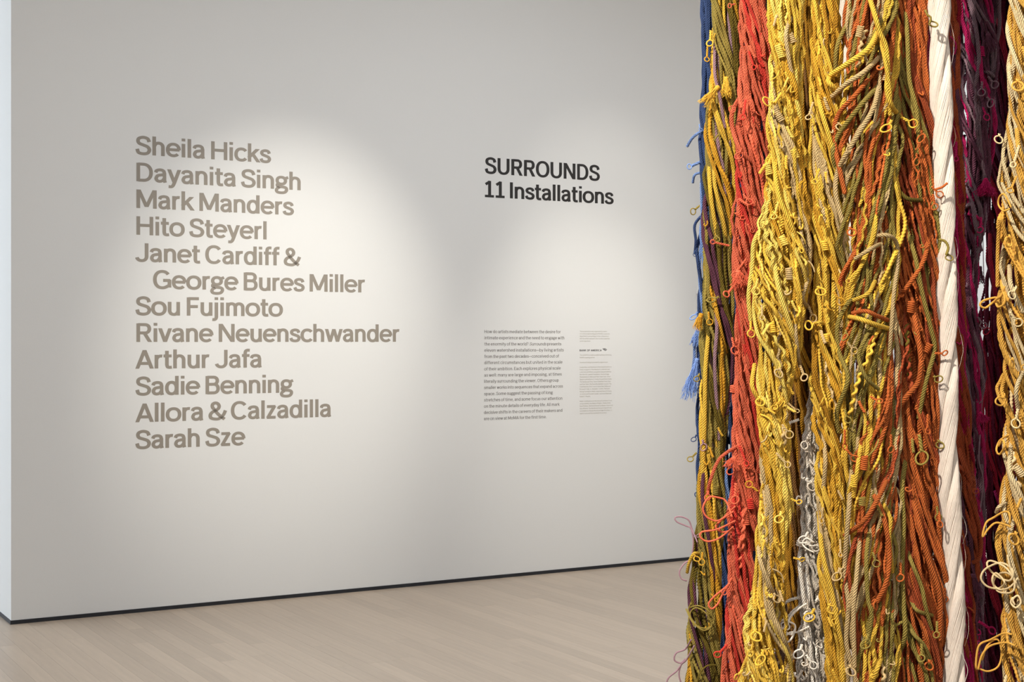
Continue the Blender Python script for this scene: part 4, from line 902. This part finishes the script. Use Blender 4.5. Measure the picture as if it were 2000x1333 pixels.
# curls read off the photograph: bundle, colour, x, y of the root, direction (0 = down, + = to the left), scale
CU = [('mixed', 'yellow', 1760, 229, -55, 1.1, 0), ('mixed', 'yellow', 1741, 235, 25, 1.1, 1), ('mixed', 'beige', 1655, 280, -20, .7, 1), ('mixed', 'orange', 1660, 444, -10, .95, 6), ('mixed', 'beige', 1655, 668, -35, .9, 0),
 ('mixed', 'olive', 1652, 645, 5, .8, 1), ('orange', 'orange', 1800, 255, 0, 1.0, 1), ('orange', 'orange', 1790, 300, -10, .9, 1), ('orange', 'orange', 1820, 365, -40, .9, 0), ('orange', 'orange', 1822, 380, -10, .9, 3),
 ('orange', 'orange', 1765, 578, 80, 1.1, 1), ('orange', 'olive', 1838, 560, 0, 1.0, 1), ('silk', 'olive', 1851, 496, -5, .8, 6), ('orange', 'olive', 1824, 735, -50, .9, 6), ('silk', 'olive', 1817, 40, -20, .95, 6),
 ('mixed', 'orange', 1650, 840, 0, 1.0, 2), ('mixed', 'orange', 1740, 850, -5, 1.0, 3), ('mixed', 'orange', 1653, 878, -40, 1., 0), ('mixed', 'olive', 1650, 800, -15, .9, 0), ('mixed', 'orange', 1710, 1172, 10, 1., 6), ('mixed', 'orange', 1758, 1100, 0, 1.05, 3),
 ('mixed', 'olive', 1696, 1240, 10, 1.1, 1), ('mixed', 'olive', 1705, 1080, -10, .9, 0), ('mixed', 'beige', 1660, 1300, 5, 1.1, 6), ('mixed', 'beige', 1650, 1090, 0, .9, 3), ('orange', 'olive', 1762, 1215, 60, 1.1, 5), ('orange', 'olive', 1800, 1258, 0, 1., 3),
 ('orange', 'olive', 1752, 1280, -20, 1.1, 6), ('orange', 'orange', 1815, 1290, 10, 1., 6), ('orange', 'olive', 1830, 1215, 0, .9, 3), ('orange', 'orange', 1845, 1150, -10, .8, 3), ('orange', 'orange', 1833, 1000, 0, 1.0, 3), ('orange', 'olive', 1830, 990, -5, .9, 0),
 ('orange', 'olive', 1833, 860, -5, .9, 6), ('orange', 'olive', 1795, 850, -10, 1.4, 5), ('orange', 'orange', 1826, 690, -80, 1., 4), ('orange', 'orange', 1812, 810, 0, 1., 2), ('mixed', 'orange', 1700, 775, -50, 1., 4),
 ('yellow', 'yellow', 1512, 200, 80, 1., 1), ('yellow', 'yellow', 1545, 420, 0, 1., 6), ('yellow', 'lemon', 1520, 395, 20, 1., 2), ('yellow', 'lemon', 1480, 545, 10, 1., 0), ('yellow', 'yellow', 1466, 628, 0, 1., 0), ('yellow', 'beige', 1580, 600, -20, 1., 0),
 ('yellow', 'beige', 1562, 714, -20, 1., 3), ('yellow', 'yellow', 1484, 775, 5, 1., 6), ('yellow', 'beige', 1524, 720, 30, 1., 6), ('yellow', 'beige', 1528, 830, -30, 1., 0), ('yellow', 'beige', 1512, 1160, -20, 1., 6), ('yellow', 'lemon', 1525, 1000, 10, 1., 1),
 ('yellow', 'gold', 1480, 960, 130, .9, 0), ('yellow', 'yellow', 1545, 975, -60, .9, 4), ('yellow', 'yellow', 1550, 1090, -70, .9, 4), ('yellow', 'yellow', 1450, 1310, 60, 1., 4), ('yellow', 'yellow', 1475, 1230, 0, 1.2, 6), ('yellow', 'yellow', 1490, 1270, 10, 1.2, 1),
 ('yellow_two', 'yellow', 1590, 634, 85, 1.1, 6), ('yellow_two', 'yellow', 1598, 560, -10, 1.1, 6), ('yellow_two', 'gold', 1628, 570, -30, 1., 0), ('yellow_two', 'yellow', 1590, 1190, 20, 1.1, 1), ('yellow_two', 'yellow', 1620, 1180, -20, 1.1, 6), ('yellow_two', 'yellow', 1605, 420, 20, 1., 6),
 ('yellow_two', 'beige', 1588, 200, 20, 1., 2), ('yellow_two', 'beige', 1638, 240, 0, .9, 6), ('yellow_two', 'beige', 1640, 1110, 10, 1., 1), ('yellow_two', 'gold', 1625, 780, 10, 1., 6), ('yellow_two', 'yellow', 1600, 330, 25, 1., 2),
 ('white', 'white', 1566, 970, 50, 1., 6), ('white', 'white', 1578, 1040, 20, 1., 1), ('white', 'white', 1572, 1060, -60, 1., 0), ('white', 'white', 1526, 1183, 60, 1., 4), ('white', 'white', 1535, 1212, 15, 1., 6), ('white', 'white', 1580, 1190, 10, 1., 6),
 ('white', 'white', 1566, 1260, 10, 1.1, 1), ('white', 'white', 1575, 1280, -30, 1., 0), ('white', 'offwhite', 1585, 940, 10, 1., 6), ('white', 'offwhite', 1580, 850, 30, 1., 0), ('white', 'white', 1560, 820, 70, 1., 3), ('white', 'white', 1552, 1315, 10, 1.3, 6),
 ('coral', 'coral', 1440, 195, 30, .9, 0), ('coral', 'coral', 1448, 290, 10, .9, 1), ('coral', 'coral', 1430, 660, -10, 1.1, 0), ('coral', 'coral', 1424, 480, 100, .9, 7), ('coral', 'coral', 1432, 560, 40, 1., 3), ('coral', 'coral', 1383, 960, 0, .8, 1),
 ('coral', 'coral', 1437, 945, 0, 1.2, 3), ('coral', 'coral', 1434, 905, 15, 1., 1), ('coral', 'coral', 1430, 1130, 30, 1., 2), ('coral', 'red', 1420, 1260, 40, 1., 3), ('coral', 'coral', 1452, 380, -30, .9, 0), ('coral', 'coral', 1436, 8, 80, .8, 4),
 ('olive', 'yellow', 1388, 60, 0, 1., 3), ('olive', 'gold', 1382, 90, 5, .9, 2), ('olive', 'olive', 1366, 402, 50, .9, 0), ('olive', 'gold', 1384, 610, -5, .9, 0), ('olive', 'olive', 1360, 885, 50, .9, 0), ('olive', 'olive', 1366, 730, 20, .8, 1),
 ('olive', 'lavender', 1372, 860, -20, .9, 1), ('olive', 'yellow', 1357, 1085, -20, .8, 6), ('olive', 'lavender', 1352, 1045, -70, .7, 4), ('olive', 'olive', 1400, 460, 10, .8, 6), ('olive', 'olive', 1404, 580, 60, 1., 1), ('olive', 'gold', 1372, 1080, 10, .9, 0),
 ('blue', 'litblue', 1353, 324, 80, .8, 6), ('blue', 'litblue', 1366, 243, 0, .7, 4), ('blue', 'blue', 1357, 490, 20, .6, 4), ('blue', 'blue', 1360, 850, 20, .7, 1), ('blue', 'blue', 1364, 960, 20, .8, 6), ('blue', 'litblue', 1362, 610, 30, .9, 1),
 ('plum', 'mauve', 1930, 150, -25, 1.1, 0), ('plum', 'mauve', 1918, 160, 10, 1.1, 0), ('plum', 'mauve', 1928, 190, -30, 1., 1), ('plum', 'plum', 1870, 80, -10, 1., 1), ('plum', 'magenta', 1880, 370, 10, 1.3, 6), ('plum', 'magenta', 1916, 425, 0, 1., 3), ('plum', 'mauve', 1885, 415, 30, 1.1, 0),
 ('plum', 'magenta', 1878, 480, -20, 1.2, 1), ('plum', 'magenta', 1880, 640, -10, 1.3, 1), ('plum', 'magenta', 1890, 845, -10, 1.2, 3), ('plum', 'mauve', 1910, 620, -20, 1., 0), ('plum', 'magenta', 1912, 1215, -60, 1.2, 3), ('plum', 'magenta', 1905, 1225, -10, 1., 6), ('plum', 'magenta', 1920, 210, -15, 1., 0),
 ('rust', 'rust', 1900, 955, -40, .7, 6), ('maroon', 'plum', 1935, 15, -10, 1.4, 6), ('maroon', 'crimson', 1925, 635, -10, 1., 1), ('maroon', 'maroon', 1958, 1055, -20, 1.3, 0),
 ('goldcream', 'goldtan', 1988, 155, 10, 1.2, 6), ('goldcream', 'cream', 1952, 262, 15, .9, 6), ('goldcream', 'cream', 1973, 610, -35, 1., 0), ('goldcream', 'goldtan', 1978, 700, 20, 1., 6), ('goldcream', 'cream', 1988, 800, 10, 1.1, 0), ('goldcream', 'goldtan', 1985, 1040, 30, 1.2, 6),
 ('goldcream', 'goldtan', 1972, 460, 20, 1.1, 6), ('goldcream', 'cream', 1985, 560, 40, 1., 0), ('goldcream', 'goldtan', 1985, 345, 30, 1., 2), ('goldcream', 'cream', 1990, 285, 20, 1., 7), ('goldcream', 'goldtan', 1962, 770, 30, 1.1, 1), ('goldcream', 'cream', 1965, 1320, 20, 1.2, 2)]
for k, c, x, y, rot, s, v in CU: curl(k, c, x, y, rot, s, v, dy=.010)
# small curls scattered over the faces of the bundles
for key, cols, n in (('yellow', ['yellow', 'lemon', 'yellow', 'beige'], 70), ('yellow_two', ['yellow', 'gold', 'beige'], 26), ('mixed', ['orange', 'olive', 'yellow', 'beige'], 16), ('orange', ['orange', 'orange', 'olive'], 16),
                     ('coral', ['coral', 'coral', 'red'], 30), ('olive', ['olive', 'gold', 'yellow'], 10), ('white', ['white', 'offwhite'], 22), ('plum', ['plum', 'magenta', 'mauve'], 10), ('goldcream', ['goldtan', 'cream'], 10), ('rust', ['rust', 'magenta'], 6)):
    Y, ctr = BUN[key][1:]
    for k in range(n):
        py = rs.uniform(10, 1320) if key != 'white' else rs.uniform(800, 1330)
        cx, hw = ctr(np.array([EYE + (666.5 - py) / F * Y])); x = (float(cx[0]) + float(hw[0]) * rs.uniform(-.85, .8)) / Y * F + 1000
        curl(key, cols[rs.randint(len(cols))], min(x, 2010), py, None, rs.uniform(.7, 1.05), None, dy=rs.uniform(.000, .004), tilt=rs.uniform(-30, 15))
for q in (('yellow', 'lemon', 1523, 100, -20, 7), ('yellow', 'beige', 1546, 75, -25, 5), ('yellow', 'beige', 1520, 225, -35, 7), ('yellow', 'beige', 1541, 535, -5, 6), ('mixed', 'beige', 1679, 62, 12, 6), ('orange', 'orange', 1779, 600, 5, 6),
          ('coral', 'coral', 1456, 1015, -10, 6), ('coral', 'red', 1466, 985, -10, 5), ('coral', 'coral', 1432, 760, 0, 4), ('yellow_two', 'yellow', 1613, 660, 0, 4), ('mixed', 'orange', 1688, 905, 5, 7), ('mixed', 'yellow', 1668, 940, 5, 6),
          ('goldcream', 'cream', 1990, 920, -40, 6), ('mixed', 'olive', 1684, 980, 0, 4), ('white', 'white', 1562, 1062, 10, 3), ('mixed', 'beige', 1732, 150, 20, 5), ('yellow', 'yellow', 1508, 640, -15, 5), ('yellow', 'lemon', 1552, 300, -20, 5),
          ('orange', 'orange', 1812, 680, 30, 5), ('yellow', 'lemon', 1500, 330, -20, 6), ('yellow_two', 'yellow', 1610, 480, -15, 5), ('olive', 'olive', 1398, 958, 5, 5), ('plum', 'magenta', 1917, 100, -5, 6), ('yellow', 'lemon', 1530, 470, -25, 5)):
    wrap(*q)
for q in (('coral', 'coral', 1442, 528, -10, .040, .022, 90, .02, .004), ('coral', 'coral', 1436, 892, 20, .030, .018, 60, .02, .002), ('olive', 'yellow', 1418, 150, 0, .050, .012, 50, .012, .003), ('olive', 'yellow', 1404, 168, 40, .060, .012, 60, .014, .002),
          ('olive', 'gold', 1370, 612, 15, .042, .009, 50, .014, .002), ('blue', 'litblue', 1364, 640, 10, .050, .012, 60, .02, .003), ('blue', 'litblue', 1362, 700, 12, .110, .020, 90, .02, .003), ('blue', 'blue', 1372, 705, 0, .090, .012, 60, .015, .003),
          ('plum', 'magenta', 1925, 348, 0, .045, .024, 120, .01, .006), ('plum', 'magenta', 1912, 805, -25, .030, .014, 70, .01, .003), ('plum', 'plum', 1928, 65, -20, .050, .016, 70, .01, .003), ('orange', 'orange', 1754, 640, 0, .060, .006, 50, .01, .001),
          ('maroon', 'plum', 1914, 520, 0, .050, .012, 60, .02, .004), ('rust', 'plum', 1900, 1120, -15, .060, .010, 50, .01, .002)):
    tassel(*q[:5], L=q[5], spread=q[6], n=q[7], dy=q[8], curly=q[9])
